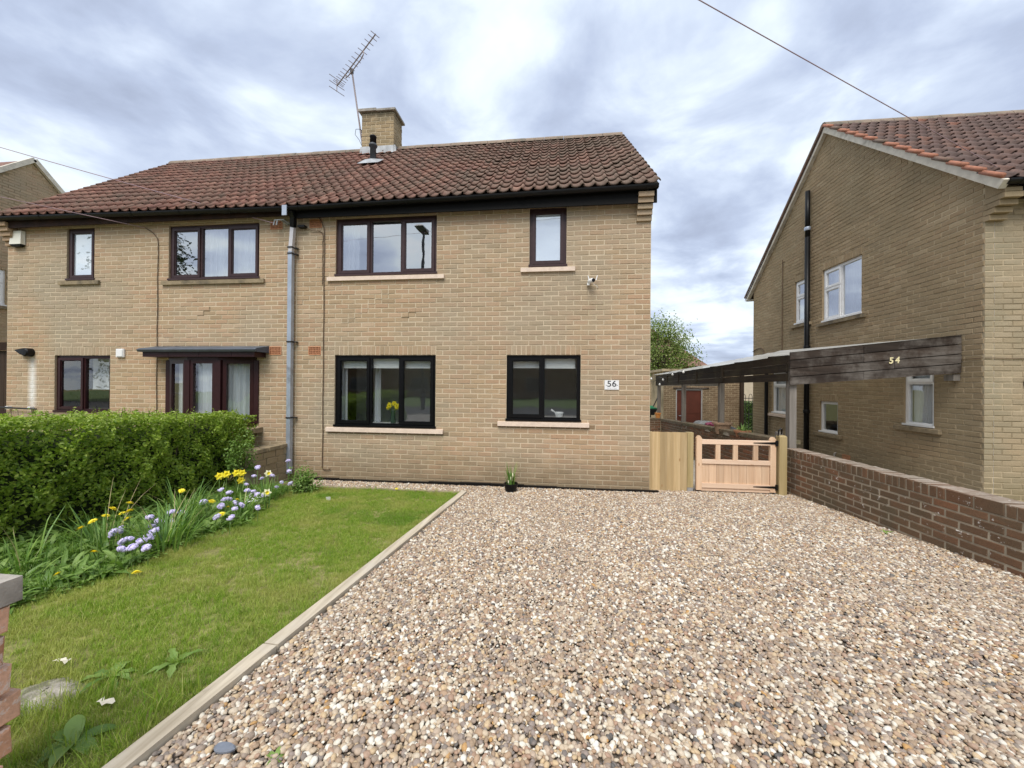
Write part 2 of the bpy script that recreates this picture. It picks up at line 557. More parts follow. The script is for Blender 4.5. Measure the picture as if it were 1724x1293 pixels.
CREAMD = simple('cream_numeral', (0.75, 0.66, 0.38), 0.5, 0.05, 10)


def wood_mat(name, c1, c2, knot=None, axis=2, scale=1.0, rough=0.65, grey=None, varp=0.35):
    """grain runs along world axis `axis`"""
    def f(t, b):
        sc = [22 * scale] * 3
        sc[axis] = 1.1 * scale
        r = rand(t)
        p = pos(t, tuple(sc))
        off = t.nodes.new('ShaderNodeVectorMath'); off.operation = 'ADD'
        cx = t.nodes.new('ShaderNodeCombineXYZ')
        rr = math_(t, 'MULTIPLY', r, 37.0)
        for i in range(3): t.links.new(rr, cx.inputs[i])
        t.links.new(p, off.inputs[0]); t.links.new(cx.outputs[0], off.inputs[1])
        n = noise(t, off.outputs[0], 1.0, 5, 0.6, 0.6)
        col = ramp(t, [(0.3, c1), (0.7, c2)], n)
        col = mixc(t, 1.0, col, ramp(t, [(0.0, 1 - varp), (1.0, 1.08)], r), 'MULTIPLY')
        if knot:
            sc2 = [9.0] * 3; sc2[axis] = 4.0
            v = N(t, 'ShaderNodeTexVoronoi', i_Scale=1.0)
            t.links.new(pos(t, tuple(sc2)), v.inputs['Vector'])
            col = mixc(t, ramp(t, [(0.05, 0.85), (0.14, 0.0)], v.outputs['Distance']), col, knot)
        if grey:
            n2 = noise(t, pos(t), 2.2, 6, 0.7)
            col = mixc(t, math_(t, 'MULTIPLY', ramp(t, [(0.45, 0.0), (0.62, 0.95)], n2), ramp(t, [(0.3, 0.25), (0.6, 1.0)], n)), col, grey)
        setc(t, b, col)
        b.inputs['Roughness'].default_value = rough
        b.inputs['Specular IOR Level'].default_value = 0.3
        bump(t, b, n, 0.25, 0.003)
    return mat(name, f)


NEWWOOD = wood_mat('fresh_green_tinted_timber', (0.50, 0.35, 0.17), (0.68, 0.51, 0.29), knot=(0.30, 0.15, 0.05), varp=0.34)
GATEWOOD = wood_mat('fresh_pink_timber_upright', (0.60, 0.39, 0.245), (0.74, 0.54, 0.37), knot=(0.42, 0.21, 0.10), varp=0.2)
GATERAIL = wood_mat('fresh_pink_timber_rail', (0.68, 0.47, 0.325), (0.80, 0.61, 0.455), knot=(0.42, 0.22, 0.1), axis=0, varp=0.08)
POSTWOOD = wood_mat('treated_post_timber', (0.33, 0.25, 0.11), (0.45, 0.35, 0.18), varp=0.1)
EDGEW = wood_mat('weathered_edging_timber', (0.36, 0.30, 0.22), (0.66, 0.58, 0.45), axis=1, grey=(0.52, 0.47, 0.39), varp=0.1)
EDGEX = wood_mat('damp_edging_timber', (0.22, 0.18, 0.11), (0.33, 0.27, 0.18), axis=0, grey=(0.22, 0.2, 0.14), varp=0.1)
CARPX = wood_mat('dark_stained_boards_front', (0.026, 0.017, 0.012), (0.075, 0.052, 0.038), axis=0, grey=(0.15, 0.132, 0.115), rough=0.8, varp=0.5)
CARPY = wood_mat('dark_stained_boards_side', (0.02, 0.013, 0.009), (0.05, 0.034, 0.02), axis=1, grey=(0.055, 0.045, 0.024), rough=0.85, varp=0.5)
GREYPOST = wood_mat('silvered_post_timber', (0.14, 0.125, 0.105), (0.25, 0.225, 0.20), rough=0.85, varp=0.15)
DARKGATE = wood_mat('dark_brown_gate_timber', (0.03, 0.017, 0.01), (0.06, 0.036, 0.022), rough=0.7)


def glass_mat(name, refl, tint=(0.93, 0.96, 0.95), frost=None):
    m = bpy.data.materials.new(name)
    m.use_nodes = True
    t = m.node_tree
    t.nodes.clear()
    gl = N(t, 'ShaderNodeBsdfGlossy'); gl.inputs['Roughness'].default_value = 0.01
    gl.inputs['Color'].default_value = (0.97, 0.98, 1.0, 1)
    # panes are never quite flat: a very slight wave in the reflection
    nb = t.nodes.new('ShaderNodeBump'); nb.inputs['Strength'].default_value = 0.06; nb.inputs['Distance'].default_value = 0.02
    t.links.new(noise(t, pos(t), 2.2, 2), nb.inputs['Height'])
    t.links.new(nb.outputs[0], gl.inputs['Normal'])
    if frost:
        tr = N(t, 'ShaderNodeBsdfDiffuse'); tr.inputs['Color'].default_value = (*frost, 1)
    else:
        tr = N(t, 'ShaderNodeBsdfTransparent'); tr.inputs['Color'].default_value = (*tint, 1)
    lw = N(t, 'ShaderNodeLayerWeight'); lw.inputs['Blend'].default_value = 0.25
    fac = math_(t, 'ADD', math_(t, 'MULTIPLY', lw.outputs['Fresnel'], 0.5), refl, True)
    mx = N(t, 'ShaderNodeMixShader')
    t.links.new(fac, mx.inputs[0]); t.links.new(tr.outputs[0], mx.inputs[1]); t.links.new(gl.outputs[0], mx.inputs[2])
    o = N(t, 'ShaderNodeOutputMaterial'); t.links.new(mx.outputs[0], o.inputs[0])
    return m


GLASS = glass_mat('window_glass', 0.15)
GLASSU = glass_mat('upper_window_glass', 0.48)
GLASSF = glass_mat('frosted_glass', 0.40, frost=(0.55, 0.62, 0.68))


def leaf_mat(name, stops, trans=0.3, rough=0.45, patch=None, spec=0.4, patch2=None):
    m = bpy.data.materials.new(name)
    m.use_nodes = True
    t = m.node_tree
    b = t.nodes['Principled BSDF']
    col = ramp(t, stops, rand(t))
    if patch2:
        n = noise(t, pos(t, (1.0, 1.3, 1.0)), patch2[1], 5, 0.65, 0.5)
        col = mixc(t, math_(t, 'MULTIPLY', ramp(t, [(patch2[2], 0.0), (patch2[2] + 0.12, 1.0)], n), patch2[3]), col, patch2[0])
    if patch:
        n = noise(t, pos(t), patch[1], 5, 0.6, 0.3)
        col = mixc(t, math_(t, 'MULTIPLY', ramp(t, [(patch[2], 0.0), (patch[2] + 0.16, 1.0)], n), patch[3]), col, patch[0])
    setc(t, b, col)
    b.inputs['Roughness'].default_value = rough
    b.inputs['Specular IOR Level'].default_value = spec
    tl = N(t, 'ShaderNodeBsdfTranslucent')
    t.links.new(mixc(t, 1.0, col, (1.0, 1.15, 0.55), 'MULTIPLY'), tl.inputs['Color'])
    mx = N(t, 'ShaderNodeMixShader'); mx.inputs[0].default_value = trans
    t.links.new(b.outputs[0], mx.inputs[1]); t.links.new(tl.outputs[0], mx.inputs[2])
    t.links.new(mx.outputs[0], t.nodes['Material Output'].inputs[0])
    return m


HLEAF = leaf_mat('hedge_leaf', [(0.0, (0.11, 0.19, 0.018)), (0.4, (0.20, 0.315, 0.03)), (0.75, (0.32, 0.44, 0.052)), (1.0, (0.46, 0.55, 0.09))], 0.4,
                 patch=((0.33, 0.45, 0.055), 2.4, 0.48, 0.6))
HYOUNG = leaf_mat('young_hedge_leaf', [(0.0, (0.23, 0.34, 0.045)), (0.6, (0.34, 0.44, 0.08)), (1.0, (0.44, 0.50, 0.15))], 0.4)
HCORE = simple('hedge_shadow_core', (0.03, 0.042, 0.013), 0.9, 0.4, 14)  # dark tone standing in for the shade deep inside the hedges
TLEAF = leaf_mat('tree_leaf', [(0.0, (0.10, 0.155, 0.03)), (0.5, (0.18, 0.25, 0.05)), (1.0, (0.32, 0.37, 0.13))], 0.3)
CONLEAF = leaf_mat('conifer_leaf', [(0.0, (0.02, 0.03, 0.015)), (1.0, (0.06, 0.075, 0.04))], 0.1)
SLEAF = leaf_mat('shrub_leaf', [(0.0, (0.12, 0.22, 0.04)), (1.0, (0.25, 0.38, 0.09))], 0.3)
STRAP = leaf_mat('daffodil_leaf', [(0.0, (0.11, 0.22, 0.06)), (0.6, (0.18, 0.32, 0.065)), (1.0, (0.27, 0.40, 0.08))], 0.25)
WEED = leaf_mat('weed_leaf', [(0.0, (0.10, 0.19, 0.035)), (0.5, (0.17, 0.28, 0.055)), (1.0, (0.26, 0.38, 0.10))], 0.3)
GRASS = leaf_mat('grass_blade', [(0.0, (0.14, 0.28, 0.022)), (0.4, (0.255, 0.385, 0.04)), (0.8, (0.36, 0.45, 0.07)), (1.0, (0.54, 0.50, 0.22))], 0.3,
                 patch=((0.48, 0.455, 0.15), 1.9, 0.46, 0.6), spec=0.2, patch2=((0.13, 0.27, 0.025), 1.1, 0.52, 0.6))
BARK = simple('bark', (0.10, 0.075, 0.05), 0.9, 0.3, 14, 0.5)


def soil_f(t, b):
    p = pos(t)
    n = noise(t, p, 2.1, 7, 0.65)
    n2 = noise(t, p, 30, 4, 0.7)
    col = ramp(t, [(0.3, (0.19, 0.16, 0.065)), (0.5, (0.24, 0.235, 0.07)), (0.7, (0.33, 0.27, 0.13))], n)
    col = mixc(t, 1.0, col, ramp(t, [(0.3, 0.6), (0.7, 1.1)], n2), 'MULTIPLY')
    setc(t, b, col)
    b.inputs['Roughness'].default_value = 0.95
    bump(t, b, n2, 0.6, 0.02)


SOIL = mat('lawn_soil_and_thatch', soil_f)


def verge_f(t, b):
    p = pos(t)
    n = noise(t, p, 1.1, 7, 0.65)
    setc(t, b, ramp(t, [(0.3, (0.07, 0.12, 0.025)), (0.7, (0.13, 0.19, 0.04))], n))
    b.inputs['Roughness'].default_value = 0.95


VERGE = mat('mown_verge', verge_f)


def bed_f(t, b):
    p = pos(t)
    n = noise(t, p, 70, 3, 0.8)
    setc(t, b, ramp(t, [(0.3, (0.05, 0.04, 0.03)), (0.7, (0.20, 0.16, 0.12))], n))
    b.inputs['Roughness'].default_value = 0.95
    bump(t, b, n, 0.8, 0.02)


GBED = mat('gravel_underlay', bed_f)


def pebble_f(t, b):
    r = t.nodes.new('ShaderNodeObjectInfo').outputs['Random']
    col = ramp(t, [(0.0, (0.315, 0.222, 0.145)), (0.10, (0.505, 0.405, 0.291)), (0.19, (0.286, 0.222, 0.172)), (0.29, (0.572, 0.481, 0.362)), (0.38, (0.401, 0.273, 0.176)),
                   (0.46, (0.668, 0.614, 0.511)), (0.54, (0.439, 0.339, 0.251)), (0.64, (0.276, 0.222, 0.189)), (0.73, (0.534, 0.396, 0.238)), (0.80, (0.725, 0.689, 0.608)),
                   (0.87, (0.371, 0.241, 0.167)), (0.935, (0.190, 0.161, 0.142)), (0.975, (0.105, 0.099, 0.092)), (0.99, (0.477, 0.273, 0.098))], r, 'CONSTANT')
    p = pos(t)
    n = noise(t, p, 120, 4, 0.7)
    col = mixc(t, 1.0, col, ramp(t, [(0.3, 0.78), (0.7, 1.1)], n), 'MULTIPLY')
    n2 = noise(t, p, 0.9, 5, 0.6)       # dustier and damper areas of the drive
    col = mixc(t, ramp(t, [(0.45, 0.0), (0.65, 0.30)], n2), col, (0.36, 0.29, 0.22))
    setc(t, b, col)
    b.inputs['Roughness'].default_value = 0.6
    b.inputs['Specular IOR Level'].default_value = 0.35


PEB = mat('river_pebble', pebble_f)

# ------------------------------------------------------------------ ground, road, drive, lawn
YS = [-45, -14, -8, -7, -5.2, -4, -3, -2, -1, 0, 1, 2, 4, 6, 8, 9, 12, 16, 22, 30, 60, 150, 400]


def sheet(name, xs, ys, dz, m, xf=None, sub=1, kind='structure'):
    V = []; F = []
    for y in ys:
        for x in xs:
            X = xf(x, y) if xf else x
            V.append((X, y, gz(y) + dz))
    n = len(xs)
    for j in range(len(ys) - 1):
        for i in range(n - 1):
            a = j * n + i
            F.append((a, a + 1, a + n + 1, a + n))
    o = link_mesh(name, np_mesh(name, V, F, m))
    o['kind'] = kind
    return o


sheet('ground', [-400, -60, -16, -6, 0, 6, 16, 60, 400], YS, -0.02, SOIL)


def lerp_board(y):          # left edge of the drive (outer face of the timber edging)
    return -2.703 + (-0.506 - y) * (-0.0507)


ys_drive = [-5.6 + 0.2 * i for i in range(30)]           # -5.6 .. 0.2
drive = sheet('driveway', [0.0, 0.25, 0.5, 0.75, 1.0], ys_drive, -0.004, GBED,
              xf=lambda t, y: (lerp_board(y) + 0.07) * (1 - t) + 2.3 * t)
strip = sheet('gravel_strip', [-5.5, -4.5, -3.6, -2.58], [-0.515, -0.2, 0.0], -0.004, GBED)
lawn = sheet('lawn', [0.0, 0.2, 0.4, 0.6, 0.8, 1.0], [-5.4 + 0.2415 * i for i in range(21)], 0.004, SOIL,
             xf=lambda t, y: -7.0 * (1 - t) + (lerp_board(y)) * t)
road = sheet('road', [-60, 0, 60], [-15, -14.2, -9.4], 0.012, ASPH)
pave = sheet('pavement', [-60, 0, 60], [-9.2, -8, -7, -5.7], 0.016, CONC)
kb = MB(); kb.box(-60, 60, -9.4, -9.2, 0.1, 0.27)
tag(kb.build('kerb', CONC), kind='structure')
sheet('verge', [-60, 0, 60], [-45, -30, -15.2], 0.016, VERGE)
path = sheet('side_path', [2.33, 3.3, 4.34], [-5.5, -3, -1.5, 0, 2, 4, 6, 8, 9.4], 0.006, CONC)
path2 = sheet('rear_path', [0.05, 1.0, 2.05], [0.3, 2, 4, 6, 8], 0.006, CONC)

# ------------------------------------------------------------------ brick laying
_brick_protos = {}


def brick_geo(lu, lw, d, seed, c=0.004, back=False):
    r = random.Random(seed)
    j = lambda: r.uniform(-0.0015, 0.0015)
    a, b = lu / 2, lw / 2
    V = []
    for (x, y) in ((-a, -b), (a, -b), (a, b), (-a, b)): V.append((x, y, -d))
    for (x, y) in ((-a, -b), (a, -b), (a, b), (-a, b)): V.append((x + j(), y + j(), -c))
    for (x, y) in ((-a + c, -b + c), (a - c, -b + c), (a - c, b - c), (-a + c, b - c)): V.append((x + j(), y + j(), j() * 0.7))
    F = [(8, 9, 10, 11)]
    for i in range(4):
        k = (i + 1) % 4
        F.append((i, k, 4 + k, 4 + i)); F.append((4 + i, 4 + k, 8 + k, 8 + i))
    if back: F.append((3, 2, 1, 0))
    return V, F


def sub_rect(r, o):
    """rectangle r minus opening o (u0,u1,w0,w1)"""
    u0, u1, w0, w1 = r
    if o[1] <= u0 or o[0] >= u1 or o[3] <= w0 or o[2] >= w1: return [r]
    out = []
    if o[0] > u0: out.append((u0, min(o[0], u1), w0, w1))
    if o[1] < u1: out.append((max(o[1], u0), u1, w0, w1))
    a, b = max(u0, o[0]), min(u1, o[1])
    if o[2] > w0: out.append((a, b, w0, o[2]))
    if o[3] < w1: out.append((a, b, o[3], w1))
    return out


def brick_rects(u0, u1, w0, w1, ops=(), L=0.225, H=0.075, j=0.0125, top=None, off=0, phase=0.0):
    out = []
    n = int(math.ceil((w1 - w0) / H - 1e-6))
    for i in range(n):
        a, b = w0 + i * H, min(w0 + (i + 1) * H, w1)
        s = u0 - (L / 2 if (i + off) % 2 else 0) - phase
        while s < u1 - 1e-6:
            rs = [(max(s, u0), min(s + L, u1), a, b)]
            for o in ops:
                rs = [q for r in rs for q in sub_rect(r, o)]
            for r in rs:
                q = (r[0] + j / 2, r[1] - j / 2, r[2] + j / 2, r[3] - j / 2)
                if q[1] - q[0] < 0.022 or q[3] - q[2] < 0.015: continue
                if top and top((q[0] + q[1]) / 2) < q[3] - 0.01: continue
                out.append(q)
            s += L
    return out


def soldiers(u0, u1, w0, w1, wd=0.075, j=0.010):
    n = max(1, round((u1 - u0) / wd)); wd = (u1 - u0) / n
    return [(u0 + i * wd + j / 2, u0 + (i + 1) * wd - j / 2, w0 + j / 2, w1 - j / 2) for i in range(n)]


def on_screen(p, m=0.04):
    d = p - CAM
    z = d.dot(FWD)
    if z < 0.2: return None
    x = d.dot(CR) / z * 647.2 / 862.0; y = d.dot(CU) / z * 647.2 / 646.5
    return z if abs(x) < 1 + m and abs(y) < 1 + m else None


def lay(parent, rects, fr, m, keep=300, depth=0.02, name='brick', rest='brickwork', prefer=None, tilt=0.4, c=0.004):
    """the `keep` bricks that show largest become objects, the others one part"""
    r = random.Random(len(rects) + keep)
    sc = []
    for i, q in enumerate(rects):
        p = fr((q[0] + q[1]) / 2, (q[2] + q[3]) / 2)
        z = on_screen(p)
        facing = (CAM - p).normalized().dot(fr.Nn)
        hid = prefer is not None and not prefer(p)
        sc.append((z / max(0.05, facing) ** 0.5 if z and facing > 0 and not hid else 1e6 + i, i))
    sc.sort()
    single = [i for s, i in sc[:keep] if s < 1e6]
    sset = set(single)
    mb = MB()
    for i, q in enumerate(rects):
        lu, lw = q[1] - q[0], q[3] - q[2]
        p = fr((q[0] + q[1]) / 2, (q[2] + q[3]) / 2, r.uniform(-0.0025, 0.002))
        rot = Matrix.Rotation(R(r.uniform(-tilt, tilt)), 3, 'Z')
        M3 = fr.M3 @ rot
        if i in sset:
            key = (round(lu, 3), round(lw, 3), round(depth, 3), r.randrange(3), m.name)
            if key not in _brick_protos:
                V, F = brick_geo(lu, lw, depth, hash(key[:4]) & 0xffff, c)
                me = bpy.data.meshes.new(name)
                me.from_pydata(V, [], F); me.materials.append(m); me.update()
                _brick_protos[key] = me
            o = bpy.data.objects.new(name, _brick_protos[key])
            COL.objects.link(o)
            o.parent = parent
            o.rotation_mode = 'QUATERNION'
            o.rotation_quaternion = M3.to_quaternion()
            o.location = p - wl(parent)
        else:
            V, F = brick_geo(lu, lw, depth, i, c)
            mb.add([p + M3 @ Vector(v) for v in V], F)
    if mb.v:
        tag(mb.build(rest, m, parent), kind='stuff')


def wall_grid(mb, fr, u0, u1, w0, w1, ops, n, top=None):
    """wall plane with openings as a grid of quads"""
    us = sorted({u0, u1, *[o[0] for o in ops], *[o[1] for o in ops]})
    ws = sorted({w0, w1, *[o[2] for o in ops], *[o[3] for o in ops]})
    for i in range(len(us) - 1):
        for k in range(len(ws) - 1):
            cu, cw = (us[i] + us[i + 1]) / 2, (ws[k] + ws[k + 1]) / 2
            if any(o[0] < cu < o[1] and o[2] < cw < o[3] for o in ops): continue
            mb.add([fr(us[i], ws[k], n), fr(us[i + 1], ws[k], n), fr(us[i + 1], ws[k + 1], n), fr(us[i], ws[k + 1], n)], [(0, 1, 2, 3)])


def reveals(mb, fr, o, n0, n1):
    a = [(o[0], o[2]), (o[1], o[2]), (o[1], o[3]), (o[0], o[3])]
    for i in range(4):
        p, q = a[i], a[(i + 1) % 4]
        mb.add([fr(*p, n0), fr(*p, n1), fr(*q, n1), fr(*q, n0)], [(0, 1, 2, 3)])


# ------------------------------------------------------------------ windows
def window(parent, fr, o, lights, fm, glass=None, sill=None, sill_ext=0.13, sill_h=0.075, set_n=-0.035, bar=0.055, sash=0.042, curtain=None,
           label=None, sill_n=0.035):
    """o = (u0,u1,w0,w1); lights = [(width share, kind)], kind S sash, F fixed, T small top light over a sash"""
    glass = glass or GLASS
    u0, u1, w0, w1 = o
    b = MB()
    N0, N1 = set_n - 0.06, set_n

    def bx(mb, a, b_, c, d, n0, n1):
        mb.box(a, b_, c, d, n0, n1, fr=lambda u, w, n: fr(u, w, n))
    bx(b, u0, u0 + bar, w0, w1, N0, N1); bx(b, u1 - bar, u1, w0, w1, N0, N1)
    bx(b, u0 + bar, u1 - bar, w1 - bar, w1, N0, N1); bx(b, u0 + bar, u1 - bar, w0, w0 + bar, N0, N1)
    bx(b, u0 - 0.012, u1 + 0.012, w0 - 0.004, w0 + 0.028, N1 + 0.001, N1 + 0.05)     # projecting frame cill
    tot = sum(l[0] for l in lights)
    x = u0 + bar
    iw = (u1 - u0) - 2 * bar
    cells = []
    for i, (s_, k) in enumerate(lights):
        wdt = iw * s_ / tot
        a, c = x, x + wdt
        if i > 0:
            a += bar * 0.4
        if i < len(lights) - 1:
            c -= bar * 0.4
            bx(b, c, c + bar * 0.8, w0 + bar, w1 - bar, N0 + 0.002, N1 - 0.002)
        cells.append((a, c, w0 + bar, w1 - bar, k))
        x += wdt
    f = b.build('window', fm, parent)
    if label: f['label'] = label

    def sashf(a, c, d, e):
        sb = MB(); t = sash; q0, q1 = N1 - 0.03, N1 + 0.016
        g = 0.012
        a -= g; c += g; d -= g; e += g
        for (p0, p1, r0, r1) in ((a, a + t, d, e), (c - t, c, d, e), (a + t, c - t, e - t, e), (a + t, c - t, d, d + t)):
            bx(sb, p0, p1, r0, r1, q0, q1)
        # sloping glazing bead
        for (p0, p1, r0, r1) in ((a + t, a + t + 0.012, d + t, e - t), (c - t - 0.012, c - t, d + t, e - t), (a + t + 0.012, c - t - 0.012, e - t - 0.012, e - t), (a + t + 0.012, c - t - 0.012, d + t, d + t + 0.012)):
            bx(sb, p0, p1, r0, r1, q0 + 0.002, q1 - 0.012)
        sb.build('sash', fm, f)
        return (a + t + 0.004, c - t - 0.004, d + t + 0.004, e - t - 0.004)

    def pane(a, c, d, e, n):
        pb = MB()
        pb.add([fr(a, d, n), fr(c, d, n), fr(c, e, n), fr(a, e, n)], [(0, 1, 2, 3)])
        pb.build('pane', glass, f)
    for a, c, d, e, k in cells:
        if k == 'F':
            pane(a, c, d, e, N1 - 0.028)
        elif k == 'S':
            pane(*sashf(a, c, d, e), N1 - 0.012)
        elif k == 'T':
            mid = d + (e - d) * 0.64
            tb = MB(); bx(tb, a, c, mid - 0.02, mid + 0.02, N0 + 0.002, N1 - 0.002); tb.build('transom', fm, f)
            pane(*sashf(a, c, mid + 0.02, e), N1 - 0.012)
            pane(*sashf(a, c, d, mid - 0.02), N1 - 0.012)
        elif k == 'U':      # top light over fixed pane
            mid = d + (e - d) * 0.68
            tb = MB(); bx(tb, a, c, mid - 0.025, mid + 0.025, N0 + 0.002, N1 - 0.002); tb.build('transom', fm, f)
            pane(*sashf(a, c, mid + 0.025, e), N1 - 0.012)
            pane(a, c, d, mid - 0.025, N1 - 0.028)
    if sill:
        sb = MB()
        sx = sill_ext
        p = []
        for u in (u0 - sx, u1 + sx):
            p += [fr(u, w0 - 0.006 - sill_h, -0.10), fr(u, w0 - 0.010 - sill_h, sill_n), fr(u, w0 - 0.022, sill_n), fr(u, w0 - 0.005, -0.10)]
        sb.hexa(p)
        sb.build('sill', sill, f)
    if curtain:
        for (kind, a, c, d, e, n) in curtain:
            cb = MB()
            if kind == 'blind':
                bx(cb, a, c, d, e, n - 0.012, n)
                bx(cb, a - 0.004, c + 0.004, d - 0.016, d - 0.0005, n - 0.016, n + 0.004)
                cb.build('blind', BLIND, f)
            else:
                K = max(8, int((c - a) / 0.02))
                ph = rnd.uniform(0, 6)
                for i in range(K):
                    def pt(i, w):
                        t = i / K
                        return fr(a + (c - a) * t, w, n + 0.018 * math.sin(t * (c - a) * 95 + ph) + 0.012 * math.sin(t * (c - a) * 37 + 2 * ph))
                    cb.add([pt(i, d), pt(i + 1, d), pt(i + 1, e), pt(i, e)], [(0, 1, 2, 3)])
                cb.build('curtain', CLOTH, f, smooth=True)
    return f


# ------------------------------------------------------------------ pantiles
def tile_geo(cw, gauge, seed=0):
    r = random.Random(seed)
    S = 10; lap = 0.05
    V = []; F = []

    def prof(t):
        return -0.020 * math.sin(math.pi * t / 0.70) ** 0.9 if t < 0.70 else 0.030 * math.sin(math.pi * (t - 0.70) / 0.30)
    jit = [r.uniform(-0.002, 0.002) for _ in range(S + 1)]
    over = 0.018
    for (y, lift) in ((-0.02, 0.034), (gauge + lap, 0.0)):
        for i in range(S + 1):
            t = i / S
            V.append((t * (cw + over), y + (jit[i] if y < 0 else 0), prof(t) + lift))
    for i in range(S + 1):
        V.append((V[i][0], V[i][1] + 0.004, V[i][2] - 0.017))
    n = S + 1
    for i in range(S):
        F.append((i, i + 1, n + i + 1, n + i))
        F.append((2 * n + i, 2 * n + i + 1, i + 1, i))
    V.append((V[n - 1][0], V[2 * n - 1][1], -0.017)); V.append((0, V[n][1], -0.017))
    F.append((2 * n + S, 3 * n, n + S, S))
    F.append((3 * n + 1, 2 * n, 0, n))
    return V, F


def tile_roof(roof, x0, x1, cols, rows, eave, ridge, m, keep=300, verge=None):
    """eave(x) -> (y,z); ridge = (y,z)"""
    cw = (x1 - x0) / cols
    protos = []
    items = []
    gauge0 = None
    r = random.Random(cols * 31 + rows)
    for i in range(cols):
        xa = x0 + i * cw
        ey, ez = eave(xa + cw / 2)
        v = Vector((0, ridge[0] - ey, ridge[1] - ez)); Ls = v.length; v.normalize()
        u = Vector((1, 0, 0)); nn = u.cross(v)
        g = Ls / rows
        gauge0 = gauge0 or g
        for k in range(rows):
            P = Vector((xa, ey, ez)) + v * (k * g)
            items.append((P, u, v, nn, i))
    if not protos:
        for s in range(4):
            V, F = tile_geo(cw, gauge0, s)
            for mm in ([m] + ([verge] if verge else [])):
                me = bpy.data.meshes.new('tile')
                me.from_pydata(V, [], F); me.materials.append(mm)
                me.polygons.foreach_set('use_smooth', [True] * len(me.polygons))
                me.update()
                protos.append((V, F, me))
    st = 2 if verge else 1
    sc = []
    for i, it in enumerate(items):
        z = on_screen(it[0], 0.02)
        sc.append((z if z else 1e6 + i, i))
    sc.sort()
    sset = {i for s, i in sc[:keep] if s < 1e6}
    mb = MB()
    for i, (P, u, v, nn, c) in enumerate(items):
        M3 = Matrix((u, v, nn)).transposed() @ Matrix.Rotation(R(r.gauss(0, 0.4)), 3, 'Z') @ Matrix.Rotation(R(r.gauss(0, 0.6)), 3, 'X')
        P = P + nn * r.uniform(-0.003, 0.004) + v * r.uniform(-0.006, 0.006)
        V, F, me = protos[r.randrange(4) * st + (1 if verge and (c == 0 or r.random() < 0.015) else 0)]
        if i in sset:
            o = bpy.data.objects.new('tile', me)
            COL.objects.link(o)
            o.parent = roof
            o.rotation_mode = 'QUATERNION'
            o.rotation_quaternion = M3.to_quaternion()
            o.location = P - wl(roof)
        else:
            mb.add([P + M3 @ Vector(q) for q in V], F)
    if mb.v:
        tag(mb.build('tiling', m, roof, smooth=True), kind='stuff')


def ridge_tiles(roof, x0, x1, y, z, n, m=None):
    w = (x1 - x0) / n
    for i in range(n):
        b = MB()
        prof = [(-0.12, -0.075), (-0.10, -0.02), (-0.055, 0.03), (0, 0.046), (0.055, 0.03), (0.10, -0.02), (0.12, -0.075)]
        xa, xb = x0 + i * w + 0.004, x0 + (i + 1) * w - 0.004
        dz = rnd.uniform(-0.004, 0.004)
        V = []
        for x in (xa, xb):
            V += [(x, y + p, z + q + dz) for p, q in prof]
        V += [(xa, y, z - 0.08), (xb, y, z - 0.08)]
        F = [(k, k + 1, 7 + k + 1, 7 + k) for k in range(6)]
        F += [(6, 5, 4, 3, 2, 1, 0), (7, 8, 9, 10, 11, 12, 13)]
        b.add(V, F)
        b.build('ridge_tile', m or RIDGE, roof)


def roof_slab(parent, x0, x1, eave, ridge, rear, m, name='roof', dz=-0.035):
    """the boarding under the tiles; rear slope carries the tile colour"""
    b = MB()
    ey0, ez0 = eave(x0); ey1, ez1 = eave(x1)
    ry, rz = ridge
    t = 0.04
    b.add([(x0, ey0, ez0 + dz), (x1, ey1, ez1 + dz), (x1, ry, rz + dz), (x0, ry, rz + dz),
           (x0, ey0, ez0 + dz - t), (x1, ey1, ez1 + dz - t), (x1, ry, rz + dz - t), (x0, ry, rz + dz - t),
           (x0, rear[0], rear[1]), (x1, rear[0], rear[1]), (x0, rear[0], rear[1] - t), (x1, rear[0], rear[1] - t)],
          [(0, 1, 2, 3), (4, 7, 6, 5), (0, 4, 5, 1), (0, 3, 7, 4), (1, 5, 6, 2), (3, 2, 9, 8), (7, 10, 11, 6), (8, 9, 11, 10), (3, 8, 10, 7), (2, 6, 11, 9)])
    return b.build(name, m, parent)


